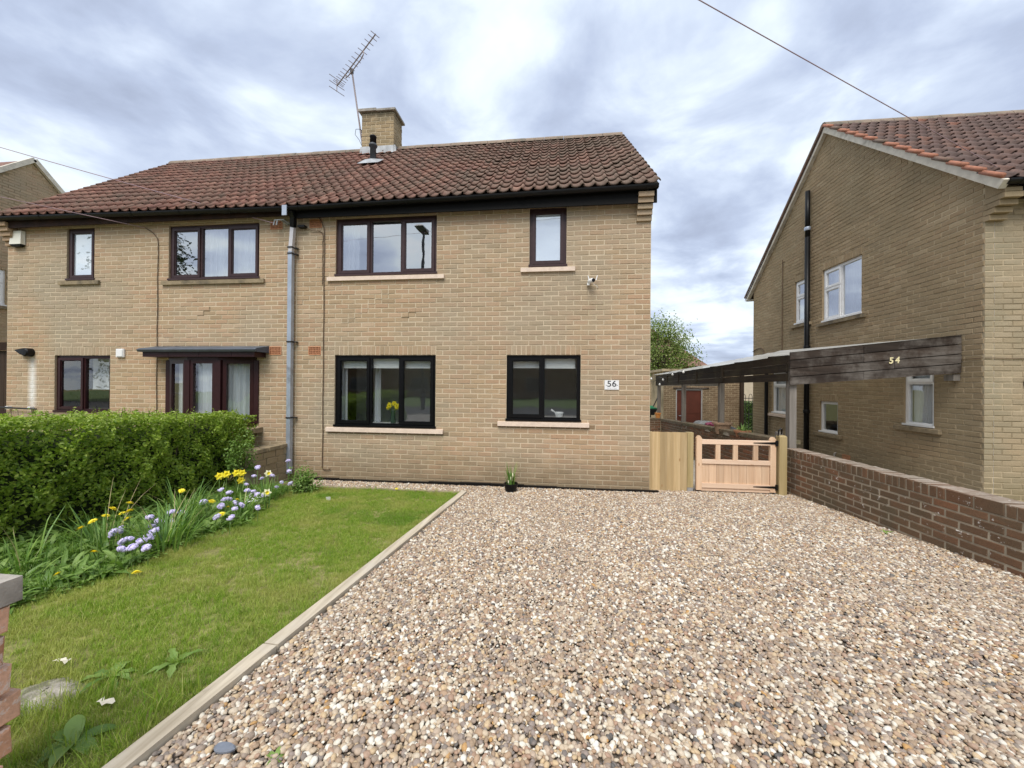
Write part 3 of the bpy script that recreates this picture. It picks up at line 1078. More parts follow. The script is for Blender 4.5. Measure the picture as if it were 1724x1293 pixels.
def gutter(parent, x0, x1, y, zf, m, r=0.055, brackets=0.9, name='gutter'):
    b = MB(); K = 8
    xs = [x0 + (x1 - x0) * i / 8 for i in range(9)]
    for rr, flip in ((r, False), (r - 0.006, True)):
        for i in range(8):
            for k in range(K):
                a0, a1 = math.pi * k / K, math.pi * (k + 1) / K
                q = [(xs[i], y - rr * math.cos(a0), zf(xs[i]) - rr * math.sin(a0)), (xs[i + 1], y - rr * math.cos(a0), zf(xs[i + 1]) - rr * math.sin(a0)),
                     (xs[i + 1], y - rr * math.cos(a1), zf(xs[i + 1]) - rr * math.sin(a1)), (xs[i], y - rr * math.cos(a1), zf(xs[i]) - rr * math.sin(a1))]
                b.add(q, [(0, 1, 2, 3) if not flip else (3, 2, 1, 0)])
    for x in (x0, x1):      # stop ends
        b.add([(x, y - r * math.cos(math.pi * k / K), zf(x) - r * math.sin(math.pi * k / K)) for k in range(K + 1)], [tuple(range(K + 1))])
    g = b.build(name, m, parent)
    n = int((x1 - x0) / brackets)
    for i in range(n + 1):
        x = x0 + 0.15 + i * (x1 - x0 - 0.3) / max(1, n)
        c = MB()
        for k in range(K):
            a0, a1 = math.pi * k / K, math.pi * (k + 1) / K
            r2 = r + 0.005
            c.add([(x - 0.02, y - r2 * math.cos(a0), zf(x) - r2 * math.sin(a0)), (x + 0.02, y - r2 * math.cos(a0), zf(x) - r2 * math.sin(a0)),
                   (x + 0.02, y - r2 * math.cos(a1), zf(x) - r2 * math.sin(a1)), (x - 0.02, y - r2 * math.cos(a1), zf(x) - r2 * math.sin(a1))], [(0, 1, 2, 3)])
        c.build('gutter_bracket', m, g)
    return g


def air_brick(parent, fr, u0, u1, w0, w1):
    b = MB()
    bx = lambda *a: b.box(*a, fr=lambda u, w, n: fr(u, w, n))
    e = 0.016
    bx(u0, u1, w0, w0 + e, -0.03, 0.004); bx(u0, u1, w1 - e, w1, -0.03, 0.004)
    bx(u0, u0 + e, w0 + e, w1 - e, -0.03, 0.004); bx(u1 - e, u1, w0 + e, w1 - e, -0.03, 0.004)
    iu, iw = (u1 - u0 - 2 * e), (w1 - w0 - 2 * e)
    for i in range(1, 7):
        x = u0 + e + iu * i / 7; bx(x - 0.0045, x + 0.0045, w0 + e, w1 - e, -0.03, 0.002)
    for i in range(1, 4):
        z = w0 + e + iw * i / 4; bx(u0 + e, u1 - e, z - 0.0045, z + 0.0045, -0.028, 0.000)
    b.mi = 1
    bx(u0 + e, u1 - e, w0 + e, w1 - e, -0.034, -0.0305)
    b.build('air_brick', [AIRB, DARKIN], parent)


def corbels(parent, fr, u0, u1, w0, n, step, m, H=0.075):
    for k in range(n):
        b = MB()
        b.box(u0, u1, w0 + k * H + 0.004, w0 + (k + 1) * H - 0.004, -0.02, step * (k + 1), fr=lambda u, w, q: fr(u, w, q))
        b.build('corbel_brick', m, parent)


# ================================================================== the semi-detached pair
F0 = Frame((0, 0, 0), (1, 0, 0))
PARTY = -5.625


def eave_z(x):
    pts = [(-11.4, 4.395), (-8.5, 4.36), (-5.6, 4.325), (-2.6, 4.36), (0.2, 4.405)]
    for (a, za), (b, zb) in zip(pts, pts[1:]):
        if x <= b: return za + (zb - za) * (x - a) / (b - a)
    return pts[-1][1]


EAVE = lambda x: (-0.19, eave_z(x))
RIDGEP = (3.0, 7.13)
DEPTH = 6.1


def semi(x0, x1, name, label, ops, sold, extra_sides, tiles_x, side_left):
    h = thing(name, label, 'house', ((x0 + x1) / 2, 3.0, -0.1))
    # wall: mortar plane, reveals, rear, party and floors
    vents = [(u, u + 0.215, w, w + 0.14) for u in (-5.405, -6.1) if x0 < u < x1 for w in (1.955, 4.03)]
    b = MB()
    wall_grid(b, F0, x0, x1, -0.6, 4.42, list(ops) + vents, -0.0045)
    gx = x0 if side_left else x1
    oth = x1 if side_left else x0
    sgn = -1 if side_left else 1
    xi = gx - sgn * 0.007
    prof = [(0.007, -0.9), (DEPTH, -0.9), (DEPTH, 4.5), (RIDGEP[0], 7.04), (0.007, 4.5)]
    b.add([(xi, y, z) for y, z in prof], [(0, 1, 2, 3, 4) if sgn > 0 else (4, 3, 2, 1, 0)])
    b.add([(x0, DEPTH, -0.9), (x1, DEPTH, -0.9), (x1, DEPTH, 4.3), (x0, DEPTH, 4.3)], [(1, 0, 3, 2)])
    b.mi = 1
    for o in ops: reveals(b, F0, o, -0.002, -0.12)
    b.mi = 2
    # inside faces
    wall_grid(b, F0, x0, x1, -0.3, 4.3, ops, -0.121)
    b.add([(oth, 0.13, -0.3), (oth, DEPTH, -0.3), (oth, DEPTH, 4.4), (oth, 0.13, 4.4)], [(0, 1, 2, 3)])
    for z in (0.02, 2.35, 4.33):
        b.box(x0 + 0.02, x1 - 0.02, 0.13, DEPTH - 0.02, z - 0.08, z)
    b.box(x0 + 0.02, x1 - 0.02, 1.9, 2.0, 0.02, 4.25)
    b.box((x0 + x1) / 2 - 0.35, (x0 + x1) / 2 - 0.27, 0.13, 1.9, 0.02, 4.25)
    wall = b.build('wall', [MORTAR, BUFF, PLASTER], h)
    rects = brick_rects(x0, x1, -0.15, 4.35, list(ops) + list(sold) + vents, phase=0.0)
    for s_ in sold: rects += soldiers(*s_)
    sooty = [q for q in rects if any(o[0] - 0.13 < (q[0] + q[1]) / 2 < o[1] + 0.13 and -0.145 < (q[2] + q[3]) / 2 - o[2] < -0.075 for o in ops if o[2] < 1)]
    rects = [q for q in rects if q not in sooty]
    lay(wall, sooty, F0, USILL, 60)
    lay(wall, rects, F0, BUFF, 280, prefer=lambda p: p.x > -5.3 or p.z > 1.1)
    # gable end bricks
    fr = Frame((gx, 0, 0), (0, 1, 0) if sgn > 0 else (0, -1, 0))
    gtop = lambda y: 4.50 + 0.85 * y if y < RIDGEP[0] else 4.25 + 0.825 * (DEPTH + 0.3 - y)
    top = lambda u: gtop(abs(u))
    lay(wall, brick_rects(0.0 if sgn > 0 else -DEPTH, DEPTH if sgn > 0 else 0.0, -0.6, 7.0, top=top), fr, BUFF, 0)
    # roof
    ta, tb = tiles_x
    roof = roof_slab(h, ta, tb, EAVE, RIDGEP, (DEPTH + 0.3, 4.3), TILE)
    tile_roof(roof, ta, tb, 32, 15, EAVE, RIDGEP, TILE, 300)
    ridge_tiles(roof, ta, tb, RIDGEP[0] + 0.03, RIDGEP[1] + 0.035, 13)
    vb = MB()
    vx = tb if not side_left else ta
    for (p, q) in (((vx, -0.19, eave_z(vx) - 0.035), (vx, RIDGEP[0], RIDGEP[1] - 0.045)), ((vx, RIDGEP[0], RIDGEP[1] - 0.045), (vx, DEPTH + 0.3, 4.25))):
        vb.beam(Vector(p) - Vector((sgn * 0.04, 0, 0)), Vector(q) - Vector((sgn * 0.04, 0, 0)), 0.075, 0.03)
    vb.build('verge_fillet', CEMENT, roof)
    return h, wall, roof


# openings (u0,u1,w0,w1)
oA1 = (-4.95, -3.2625, 0.80, 1.95); oA2 = (-2.1375, -1.0125, 0.945, 1.95)
oA3 = (-4.95, -3.2625, 3.234, 4.165); oA4 = (-1.8, -1.2375, 3.30, 4.20)
H56, WALL56, ROOF56 = semi(PARTY, 0.0, 'semi_detached_house', 'buff brick semi-detached house with black ground floor windows and number 56 plaque',
                           [oA1, oA2, oA3, oA4], [(-4.95, -3.2625, 1.95, 2.10), (-2.1375, -1.0125, 1.95, 2.10)], None, (PARTY, 0.06), False)
oB1 = (-7.95, -6.33, 0.76, 1.90); oB2 = (-10.2375, -9.1125, 0.95, 1.95)
oB3 = (-7.9875, -6.3, 3.234, 4.165); oB4 = (-10.0125, -9.45, 3.28, 4.20)
HL, WALLL, ROOFL = semi(-11.25, PARTY, 'semi_detached_house', 'buff brick semi-detached house behind the hedge with dark red frames and a bow window',
                        [oB1, oB2, oB3, oB4], [(-10.2375, -9.1125, 1.95, 2.10)], None, (-11.31, PARTY), True)

th = 1 / 3
window(H56, F0, oA1, [(th, 'S'), (th * 0.93, 'F'), (th, 'S')], BLACKF, GLASS, SILLP,
       curtain=[('blind', -4.86, -4.44, 1.76, 1.90, -0.115), ('blind', -4.36, -3.86, 1.76, 1.90, -0.115), ('blind', -3.80, -3.36, 1.76, 1.90, -0.115),
                ('net', -4.93, -4.84, 0.85, 1.90, -0.20), ('net', -4.42, -4.30, 0.85, 1.75, -0.30)])
window(H56, F0, oA2, [(0.5, 'S'), (0.5, 'F')], BLACKF, GLASS, SILLP,
       curtain=[('blind', -2.06, -1.63, 1.77, 1.90, -0.115), ('blind', -1.56, -1.09, 1.765, 1.90, -0.115)])
window(H56, F0, oA3, [(th, 'S'), (th, 'F'), (th, 'S')], BROWNF, GLASSU, SILLP,
       curtain=[('net', -4.90, -4.62, 3.27, 4.13, -0.16), ('net', -3.42, -3.30, 3.27, 4.13, -0.16)])
window(H56, F0, oA4, [(1, 'S')], BROWNF, GLASSF, SILLP)
window(HL, F0, oB2, [(0.5, 'S'), (0.5, 'F')], MAHOG, GLASS, SILLO, sill_h=0.085, curtain=[('blind', -9.86, -9.15, 1.36, 1.92, -0.3)])
window(HL, F0, oB3, [(th, 'S'), (th, 'F'), (th, 'S')], BROWNF, GLASSU, SILLO, sill_ext=0.11,
       curtain=[('net', -7.45, -6.34, 3.27, 4.13, -0.15)])
window(HL, F0, oB4, [(1, 'S')], BROWNF, GLASSF, SILLO)


# eaves of the pair
def eaves(h, x0, x1, fm, z0, gm):
    b = MB()
    b.hexa([(x0, -0.125, z0), (x0, -0.105, z0), (x0, -0.105, eave_z(x0) - 0.05), (x0, -0.125, eave_z(x0) - 0.05),
            (x1, -0.125, z0), (x1, -0.105, z0), (x1, -0.105, eave_z(x1) - 0.05), (x1, -0.125, eave_z(x1) - 0.05)])
    b.build('fascia', fm, h)
    s = MB(); s.box(x0 + 0.01, x1 - 0.01, -0.104, -0.004, z0 + 0.045, z0 + 0.06)
    s.build('soffit', SOFFIT, h)
    return gutter(h, x0, x1, -0.185, lambda x: eave_z(x) - 0.035, gm)


eaves(H56, PARTY + 0.003, 0.05, FASCIA, 4.145, BLACKP)
eaves(HL, -11.3, PARTY - 0.003, SOFFIT, 4.195, BLACKP)
corbels(WALL56, F0, -0.215, 0.0, 3.92, 5, 0.034, BUFF)
corbels(WALLL, F0, -11.25, -11.035, 3.92, 5, 0.034, BUFF)
for u in (-5.405, -6.1):
    par = WALL56 if u > PARTY else WALLL
    air_brick(par, Frame((0, -0.002, 0), (1, 0, 0)), u, u + 0.215, 1.955, 2.095)
    air_brick(par, Frame((0, -0.002, 0), (1, 0, 0)), u, u + 0.215, 4.03, 4.17)
# black drip strip at the foot of the front wall
b = MB()
for i in range(11):
    x0 = -5.35 + i * 0.5; x1 = min(x0 + 0.497, 0.12)
    b.box(x0, x1, -0.055, -0.004, -0.13, -0.035 - 0.012 * math.sin(i * 0.9))
b.build('drip_channel', BLACKP, H56)

# chimney
ch = MB(); ch.box(-5.99, -5.21, 2.762, 3.24, 6.7, 7.90)
CH = ch.build('chimney', MORTAR, H56)
fc = Frame((-6.0, 2.755, 7.0), (1, 0, 0))
lay(CH, brick_rects(0, 0.80, -0.02, 0.90, H=0.088, L=0.235), fc, CHIMB, 60, tilt=0.8)
fc = Frame((-5.203, 2.755, 7.0), (0, 1, 0))
lay(CH, brick_rects(0, 0.49, -0.02, 0.90, H=0.088, L=0.235, off=1), fc, CHIMB, 40, tilt=0.8)
b = MB(); b.box(-6.06, -5.62, 2.70, 3.29, 7.905, 7.965); b.box(-5.617, -5.15, 2.70, 3.29, 7.895, 7.94)
b.build('chimney_cap', CONC, CH)
b = MB()
b.add([(-6.04, 2.735, 6.885), (-5.12, 2.735, 6.885), (-5.16, 2.745, 7.09), (-6.02, 2.745, 7.09)], [(0, 1, 2, 3)])
b.add([(-6.1, 2.55, 6.80), (-5.08, 2.55, 6.80), (-5.12, 2.735, 6.885), (-6.04, 2.735, 6.885)], [(0, 1, 2, 3)])
b.add([(-5.19, 2.73, 7.1), (-5.19, 3.27, 7.22), (-5.19, 3.27, 6.9), (-5.19, 2.73, 6.85)], [(0, 1, 2, 3)])
b.build('lead_flashing', LEAD, CH)
# boiler flue through the roof
b = MB(); b.lathe([(0.062, 0), (0.062, 0.40), (0.085, 0.41), (0.088, 0.44), (0.066, 0.47)], (-5.28, 1.9, 6.12), 14)
FL = b.build('flue_pipe', simple('grey_black_flue', (0.05, 0.055, 0.062), 0.5, 0.2, 8), ROOF56, smooth=True)
b = MB(); b.lathe([(0.066, 0.472), (0.064, 0.60), (0.072, 0.605), (0.072, 0.625), (0.055, 0.64), (0.0, 0.645)], (-5.28, 1.9, 6.12), 14)
b.build('terminal', BLACKP, FL, smooth=True)
b = MB()
b.add([(-5.52, 1.68, 6.06), (-5.05, 1.66, 6.05), (-5.03, 1.90, 6.25), (-5.5, 1.98, 6.32), (-5.28, 1.80, 6.22)], [(0, 1, 4), (1, 2, 4), (2, 3, 4), (3, 0, 4)])
b.build('lead_slate', LEAD, FL)

# rain-water pipe between the two houses
b = MB()
b.beam((-5.675, -0.075, 0.02), (-5.672, -0.075, 3.62), 0.068, 0.068, up=(0, 1, 0))
DP = b.build('downpipe', GALV, H56)
b = MB(); b.beam((-5.672, -0.076, 3.625), (-5.64, -0.076, 4.02), 0.062, 0.062, up=(0, 1, 0))
b.build('upper_pipe', simple('pale_zinc', (0.58, 0.56, 0.57), 0.45, 0.1, 6, metal=0.3), DP)
b = MB()
b.beam((-5.64, -0.076, 4.022), (-5.60, -0.13, 4.16), 0.07, 0.07, up=(0, 1, 0)); b.beam((-5.60, -0.13, 4.16), (-5.60, -0.185, 4.24), 0.07, 0.07, up=(1, 0, 0))
b.box(-5.56, -5.44, -0.09, -0.004, 4.02, 4.05)
b.build('swan_neck', BLACKP, DP)
for z in (3.58, 3.68, 2.15, 0.92):
    b = MB(); b.box(-5.715, -5.63, -0.117, -0.037, z, z + 0.022); b.box(-5.63, -5.585, -0.06, -0.002, z + 0.004, z + 0.018)
    b.build('pipe_bracket', DARKM, DP)
b = MB(); b.box(-5.70, -5.62, -0.262, -0.247, 4.14, 4.30)
b.build('gutter_union', GALV, DP)

# cables on the walls
def cable(parent, pts, r=0.006, m=None, name='cable'):
    b = MB(); b.tube(pts, r, 6)
    return b.build(name, m or CABLE, parent)


def wob(x, za, zb, y=-0.012, n=14, a=0.006):
    return [(x + a * math.sin(i * 1.7) * rnd.uniform(.3, 1), y, za + (zb - za) * i / n) for i in range(n + 1)]


cable(WALL56, [(-5.24, -0.012, 4.2), (-5.19, -0.014, 4.12), (-5.15, -0.012, 4.02)] + wob(-5.14, 3.95, 0.13) + [(-5.13, -0.014, 0.1), (-5.03, -0.016, 0.095), (-5.0, -0.02, 0.11)], 0.008)
cable(WALL56, [(-5.46, -0.03, 4.03), (-5.36, -0.02, 3.98), (-5.22, -0.014, 3.965), (-5.17, -0.012, 3.94)] + wob(-5.165, 3.9, 3.1), 0.006)
cable(WALLL, [(-8.42, -0.02, 4.14), (-8.27, -0.014, 4.05), (-8.19, -0.012, 3.95)] + wob(-8.18, 3.9, 0.6), 0.007)
# insulator hooks where the overhead wire lands
b = MB()
for dx in (0.0, 0.05):
    b.tube([(-5.78 + dx, -0.01, 4.09), (-5.84 + dx, -0.10, 4.14), (-5.93 + dx, -0.12, 4.13), (-5.95 + dx, -0.12, 4.05)], 0.012, 8)
b.build('wire_hook', LEAD, WALLL)
# stepped crack repairs in the joints of the front wall
REPAIR = simple('crack_repair_mortar', (0.62, 0.53, 0.39), 0.95, 0.2, 9)
CRACK = simple('open_joint', (0.24, 0.18, 0.11), 0.95, 0.3, 30)
for par, u_, i_, n_, sg, mm in ((WALL56, -4.5 + 0.45, 41, 7, -1, REPAIR), (WALL56, -3.6, 37, 2, -1, CRACK), (WALLL, -7.2, 38, 2, -1, CRACK)):
    b = MB()
    for k in range(n_):
        row = i_ - k
        w_ = -0.15 + 0.075 * row
        b.box(u_ - 0.0045, u_ + 0.0045, -0.0022 - 0.0003 * (k % 2), 0.004, w_ - 0.006, w_ + 0.069)
        b.box(min(u_, u_ + sg * 0.1125) - 0.004, max(u_, u_ + sg * 0.1125) + 0.004, -0.0018, 0.004, w_ - 0.004, w_ + 0.004)
        u_ += sg * 0.1125
    b.build('crack_repair', mm, par)

# bow window of the left house
bow = [(-7.95, 0.0), (-7.42, -0.17), (-6.86, -0.17), (-6.33, 0.0)]


def prism(mb, poly, z0, z1):
    n = len(poly)
    V = [(x, y, z0) for x, y in poly] + [(x, y, z1) for x, y in poly]
    mb.add(V, [tuple(reversed(range(n))), tuple(range(n, 2 * n))] + [(i, (i + 1) % n, n + (i + 1) % n, n + i) for i in range(n)])


b = MB()
prism(b, [(-7.99, 0.1)] + [(x, y - 0.035) for x, y in bow] + [(-6.29, 0.1)], 0.76, 0.82)
prism(b, [(-7.97, 0.1)] + [(x, y - 0.012) for x, y in bow] + [(-6.31, 0.1)], 1.86, 1.905)
for (x, y) in bow:
    b.box(x - 0.05, x + 0.05, y - 0.02, y + 0.07, 0.82, 1.86)
BOW = b.build('bow_window', MAHOG, HL)
for (p, q) in zip(bow, bow[1:]):
    d = Vector((q[0] - p[0], q[1] - p[1], 0)); Lw = d.length
    fr = Frame((p[0], p[1] + 0.045, 0), d)
    t = 0.055
    u0, u1, w0, w1 = 0.052, Lw - 0.052, 0.822, 1.858
    sb = MB()
    for (a0, a1, c0, c1) in ((u0, u0 + t, w0, w1), (u1 - t, u1, w0, w1), (u0 + t, u1 - t, w1 - t, w1), (u0 + t, u1 - t, w0, w0 + t)):
        sb.box(a0, a1, c0, c1, -0.01, 0.055, fr=lambda u, w, n: fr(u, w, n))
    sb.build('sash', MAHOG, BOW)
    pb = MB(); pb.add([fr(u0 + t, w0 + t, 0.03), fr(u1 - t, w0 + t, 0.03), fr(u1 - t, w1 - t, 0.03), fr(u0 + t, w1 - t, 0.03)], [(0, 1, 2, 3)])
    pb.build('pane', GLASS, BOW)
    cb = MB(); K = 22
    for i in range(K):
        pt = lambda i, w: fr(u0 + (u1 - u0) * i / K, w, -0.07 + 0.014 * math.sin(i * 1.5 + p[0]))
        cb.add([pt(i, w0), pt(i + 1, w0), pt(i + 1, w1), pt(i, w1)], [(0, 1, 2, 3)])
    cb.build('curtain', CLOTH, BOW, smooth=True)
b = MB()
for (x0, x1) in ((-8.17, -7.70), (-7.695, -7.15), (-7.145, -6.56), (-6.555, -6.16)):
    b.box(x0, x1, -0.25, -0.004, 1.907, 1.985)
b.build('canopy_board', MAHOG, BOW)
b = MB()
V = []
for x in (-8.22, -6.10):
    V += [(x, -0.004, 1.987), (x, -0.29, 1.987), (x, -0.31, 2.02), (x, -0.27, 2.045), (x, -0.004, 2.10)]
b.add(V, [(4, 3, 2, 1, 0), (5, 6, 7, 8, 9)] + [(i, (i + 1) % 5, 5 + (i + 1) % 5, 5 + i) for i in range(5)])
b.build('canopy', BLUEGREY, BOW)
b = MB(); b.hexa([(-8.09, -0.004, 0.675), (-8.09, -0.25, 0.675), (-6.2, -0.25, 0.675), (-6.2, -0.004, 0.675), (-8.09, -0.004, 0.757), (-8.09, -0.24, 0.75), (-6.2, -0.24, 0.75), (-6.2, -0.004, 0.757)])
b.build('sill', SILLO, BOW)

# ------------------------------------------------------------------ things fixed to the pair
t = thing('tv_aerial', 'many-rodded television aerial on a leaning mast strapped to the chimney', 'aerial', (-6.08, 2.95, 7.4))
b = MB(); b.tube([(-6.075, 2.95, 7.25), (-6.28, 2.80, 8.97)], 0.02, 8); b.build('mast', ALU, t)
b = MB(); b.tube([(-6.09, 2.92, 7.45), (-6.02, 2.92, 7.45), (-6.0, 2.76, 7.47)], 0.016, 6); b.tube([(-6.1, 2.92, 7.6), (-6.0, 2.92, 7.6)], 0.016, 6)
b.build('bracket', DARKM, t)
A0, A1 = Vector((-6.88, 3.18, 8.95)), Vector((-5.27, 1.95, 8.97))
bd = (A1 - A0).normalized(); el = Vector((0.77, 0.63, -0.12)).normalized(); el = (el - bd * el.dot(bd)).normalized()
b = MB(); b.tube([A0, A1], 0.013, 8)
C1 = A0 + bd * 0.52; C2 = A0 + bd * 1.45
b.tube([C1 + bd * 0.0, C1 - Vector((0, 0, 0.10)), C1 + bd * 0.2 - Vector((0, 0, 0.13)), C2 - bd * 0.12 - Vector((0, 0, 0.13)), C2 - Vector((0, 0, 0.09)), C2], 0.011, 6)
b.build('boom', ALU, t)
b = MB(); b.box(-6.31, -6.25, 2.77, 2.83, 8.9, 9.0); b.build('clamp', DARKM, t)
pitchs = [0.06, 0.11, 0.17, 0.25, 0.35, 0.47, 0.6, 0.76, 0.92, 1.08, 1.24, 1.4, 1.56, 1.72, 1.88, 2.0]
for i, d in enumerate(pitchs):
    ln = 0.125 - 0.03 * i / 17
    p = A0 + bd * d + Vector((0, 0, 0.012))
    b = MB(); b.tube([p - el * ln, p + el * ln], 0.007, 6); b.build('element', ALU, t)
up = Vector((0, 0, 1))
for q in (-0.13, 0.02, 0.17):
    p = A0 - bd * 0.02 + up * q
    b = MB(); b.tube([p - el * 0.19, p + el * 0.19], 0.008, 6); b.build('reflector', ALU, t)
b = MB(); b.tube([A0 - bd * 0.02 - up * 0.14, A0 - bd * 0.02 + up * 0.18], 0.010, 6); b.build('reflector_bracket', ALU, t)
b = MB(); b.tube([(-6.1, 2.9, 7.62), (-6.2, 2.86, 7.6), (-6.24, 2.9, 7.5), (-6.15, 2.93, 7.38), (-6.06, 2.9, 7.2)], 0.006, 5); b.build('cable', DARKM, t)

t = thing('security_camera', 'small white security camera with two stub antennas on the brickwork', 'camera', (-0.85, 0, 3.0))
b = MB(); b.lathe([(0.0, 0), (0.032, 0.004), (0.036, 0.03), (0.036, 0.09), (0.03, 0.12), (0, 0.122)], (-0.90, -0.03, 3.045), 14, axis=(0.42, -0.9, -0.08)); b.build('body', WHITEP, t, smooth=True)
b = MB(); b.lathe([(0.027, 0), (0.027, 0.012), (0.0, 0.013)], Vector((-0.90, -0.03, 3.045)) + Vector((0.42, -0.9, -0.08)).normalized() * 0.121, 14, axis=(0.42, -0.9, -0.08)); b.build('lens', BLACKP, t)
for dx in (-0.90, -0.80):
    b = MB(); b.tube([(dx, -0.05, 3.06), (dx + (0.02 if dx > -0.85 else -0.02), -0.05, 3.13)], [0.009, 0.006], 6); b.build('antenna', WHITEP, t)
b = MB(); b.box(-0.93, -0.89, -0.06, -0.001, 2.985, 3.02); b.build('bracket', WHITEP, t)
b = MB(); b.tube([(-0.84, -0.04, 3.01), (-0.79, -0.02, 2.98), (-0.765, -0.006, 2.96)], 0.004, 5); b.build('cable', WHITEP, t)


def text_mesh(name, s, size, m, parent, fr, u, w, n, bold=0.0, shear=0.0, depth=0.002, sx=1.0):
    cu = bpy.data.curves.new('lettering', 'FONT')
    cu.body = s; cu.size = size; cu.align_x = 'CENTER'; cu.align_y = 'CENTER'
    cu.extrude = depth; cu.offset = bold; cu.shear = shear; cu.space_character = 1.0
    o = bpy.data.objects.new('lettering', cu)
    COL.objects.link(o)
    dg = bpy.context.evaluated_depsgraph_get()
    me = bpy.data.meshes.new_from_object(o.evaluated_get(dg))
    COL.objects.unlink(o); bpy.data.objects.remove(o)
    me.materials.clear(); me.materials.append(m)
    ob = bpy.data.objects.new(name, me)
    COL.objects.link(ob)
    ob.parent = parent
    M4 = fr.M3.to_4x4(); M4.translation = fr(u, w, n) - wl(parent)
    ob.matrix_local = M4 @ Matrix.Diagonal((sx, 1, 1, 1))
    return ob


t = thing('house_number_plaque', 'white plaque reading 56 between the window and the house corner', 'number plaque', (-0.555, 0, 1.44))
b = MB(); b.box(-0.66, -0.45, -0.012, -0.003, 1.432, 1.572); b.build('plate', WHITEP, t)
text_mesh('number', '56', 0.125, INK, t, F0, -0.555, 1.515, 0.0135, bold=0.0005, sx=1.15, depth=0.001)
text_mesh('street_line', 'Ma  te  ls  Place', 0.022, simple('pale_ink', (0.62, 0.62, 0.65), 0.6, 0.05), t, F0, -0.555, 1.455, 0.0135, depth=0.0008)
for dx in (-0.635, -0.475):
    b = MB(); b.lathe([(0.006, 0), (0.006, 0.002), (0, 0.003)], (dx, -0.0125, 1.497), 8, axis=(0, -1, 0)); b.build('screw', DARKM, t)

t = thing('alarm_box', 'cream burglar alarm box with a black base under the eaves', 'alarm', (-10.97, 0, 3.88))
b = MB(); b.hexa([(-11.1, -0.01, 3.93), (-10.86, -0.01, 3.93), (-10.86, -0.075, 3.93), (-11.1, -0.075, 3.93), (-11.1, -0.01, 4.17), (-10.86, -0.01, 4.17), (-10.875, -0.06, 4.17), (-11.085, -0.06, 4.17)])
b.build('cover', simple('cream_plastic', (0.74, 0.72, 0.62), 0.4, 0.05, 6), t)
b = MB(); b.hexa([(-11.06, -0.01, 3.89), (-10.9, -0.01, 3.89), (-10.9, -0.06, 3.89), (-11.06, -0.06, 3.89), (-11.1, -0.01, 3.929), (-10.86, -0.01, 3.929), (-10.86, -0.075, 3.929), (-11.1, -0.075, 3.929)])
b.build('base', BLACKP, t)
t = thing('vent_cowl', 'black vent cowl above a white limescale streak on the brick', 'vent', (-10.75, 0, 1.98))
b = MB(); b.lathe([(0.075, 0), (0.075, 0.09), (0.06, 0.11), (0, 0.112)], (-10.72, 0, 2.0), 14, axis=(0, -1, 0))
b.add([(-10.72, -0.02, 2.07), (-10.72, -0.11, 2.07), (-10.93, -0.10, 2.04), (-10.93, -0.03, 2.035), (-10.79, -0.02, 1.96), (-10.79, -0.11, 1.96)], [(0, 1, 2, 3), (3, 2, 5, 4), (1, 5, 2), (0, 3, 4)])
b.build('cowl', BLACKP, t)
t = thing('vent_cover', 'small square white vent cover beside the kitchen window', 'vent cover', (-8.885, 0, 1.91))
b = MB(); b.box(-8.96, -8.81, -0.03, -0.003, 1.915, 2.06); b.box(-8.945, -8.825, -0.042, -0.0301, 1.93, 2.045); b.build('cover', WHITEP, t)
t = thing('hand_rail', 'thin grey metal rail on the wall above the hedge', 'rail', (-10.9, 0, 1.0))
b = MB(); b.tube([(-11.35, -0.07, 1.02), (-10.5, -0.07, 0.995)], 0.014, 8); b.build('rail', DARKM, t)
for x in (-11.15, -10.68):
    b = MB(); b.box(x - 0.03, x + 0.03, -0.056, -0.003, 0.985, 1.035); b.build('bracket', WHITEP, t)

# behind the glass
t = thing('vase_of_daffodils', 'glass vase of yellow daffodils standing inside the large black window', 'vase', (-4.04, 0.2, 0.86))
b = MB(); b.box(-5.2, -3.0, 0.13, 0.36, 0.815, 0.845); tag(b.build('window_board', WHITEP, H56))
b = MB(); b.lathe([(0.038, 0.0), (0.042, 0.02), (0.036, 0.12), (0.034, 0.20), (0.036, 0.21)], (-4.04, 0.2, 0.845), 14)
b.build('vase', simple('green_glass', (0.05, 0.09, 0.07), 0.1, 0.1, 5), t, smooth=True)


def daff_head(mb, c, ax, r, pc=0, cc=0):
    ax = Vector(ax).normalized(); a = ax.orthogonal().normalized(); b_ = ax.cross(a)
    c = Vector(c)
    mb.mi = pc
    for k in range(6):
        t0 = k * math.pi / 3 + 0.2
        d = a * math.cos(t0) + b_ * math.sin(t0); s_ = ax.cross(d)
        mb.add([c, c + d * r * 0.55 + s_ * r * 0.33 + ax * r * 0.05, c + d * r + ax * r * rnd.uniform(-0.15, 0.15), c + d * r * 0.55 - s_ * r * 0.33 + ax * r * 0.05], [(0, 1, 2, 3)])
    mb.mi = cc
    mb.lathe([(r * 0.22, 0.0), (r * 0.28, r * 0.25), (r * 0.40, r * 0.5), (r * 0.30, r * 0.42), (r * 0.1, r * 0.12)], c, 8, axis=ax)


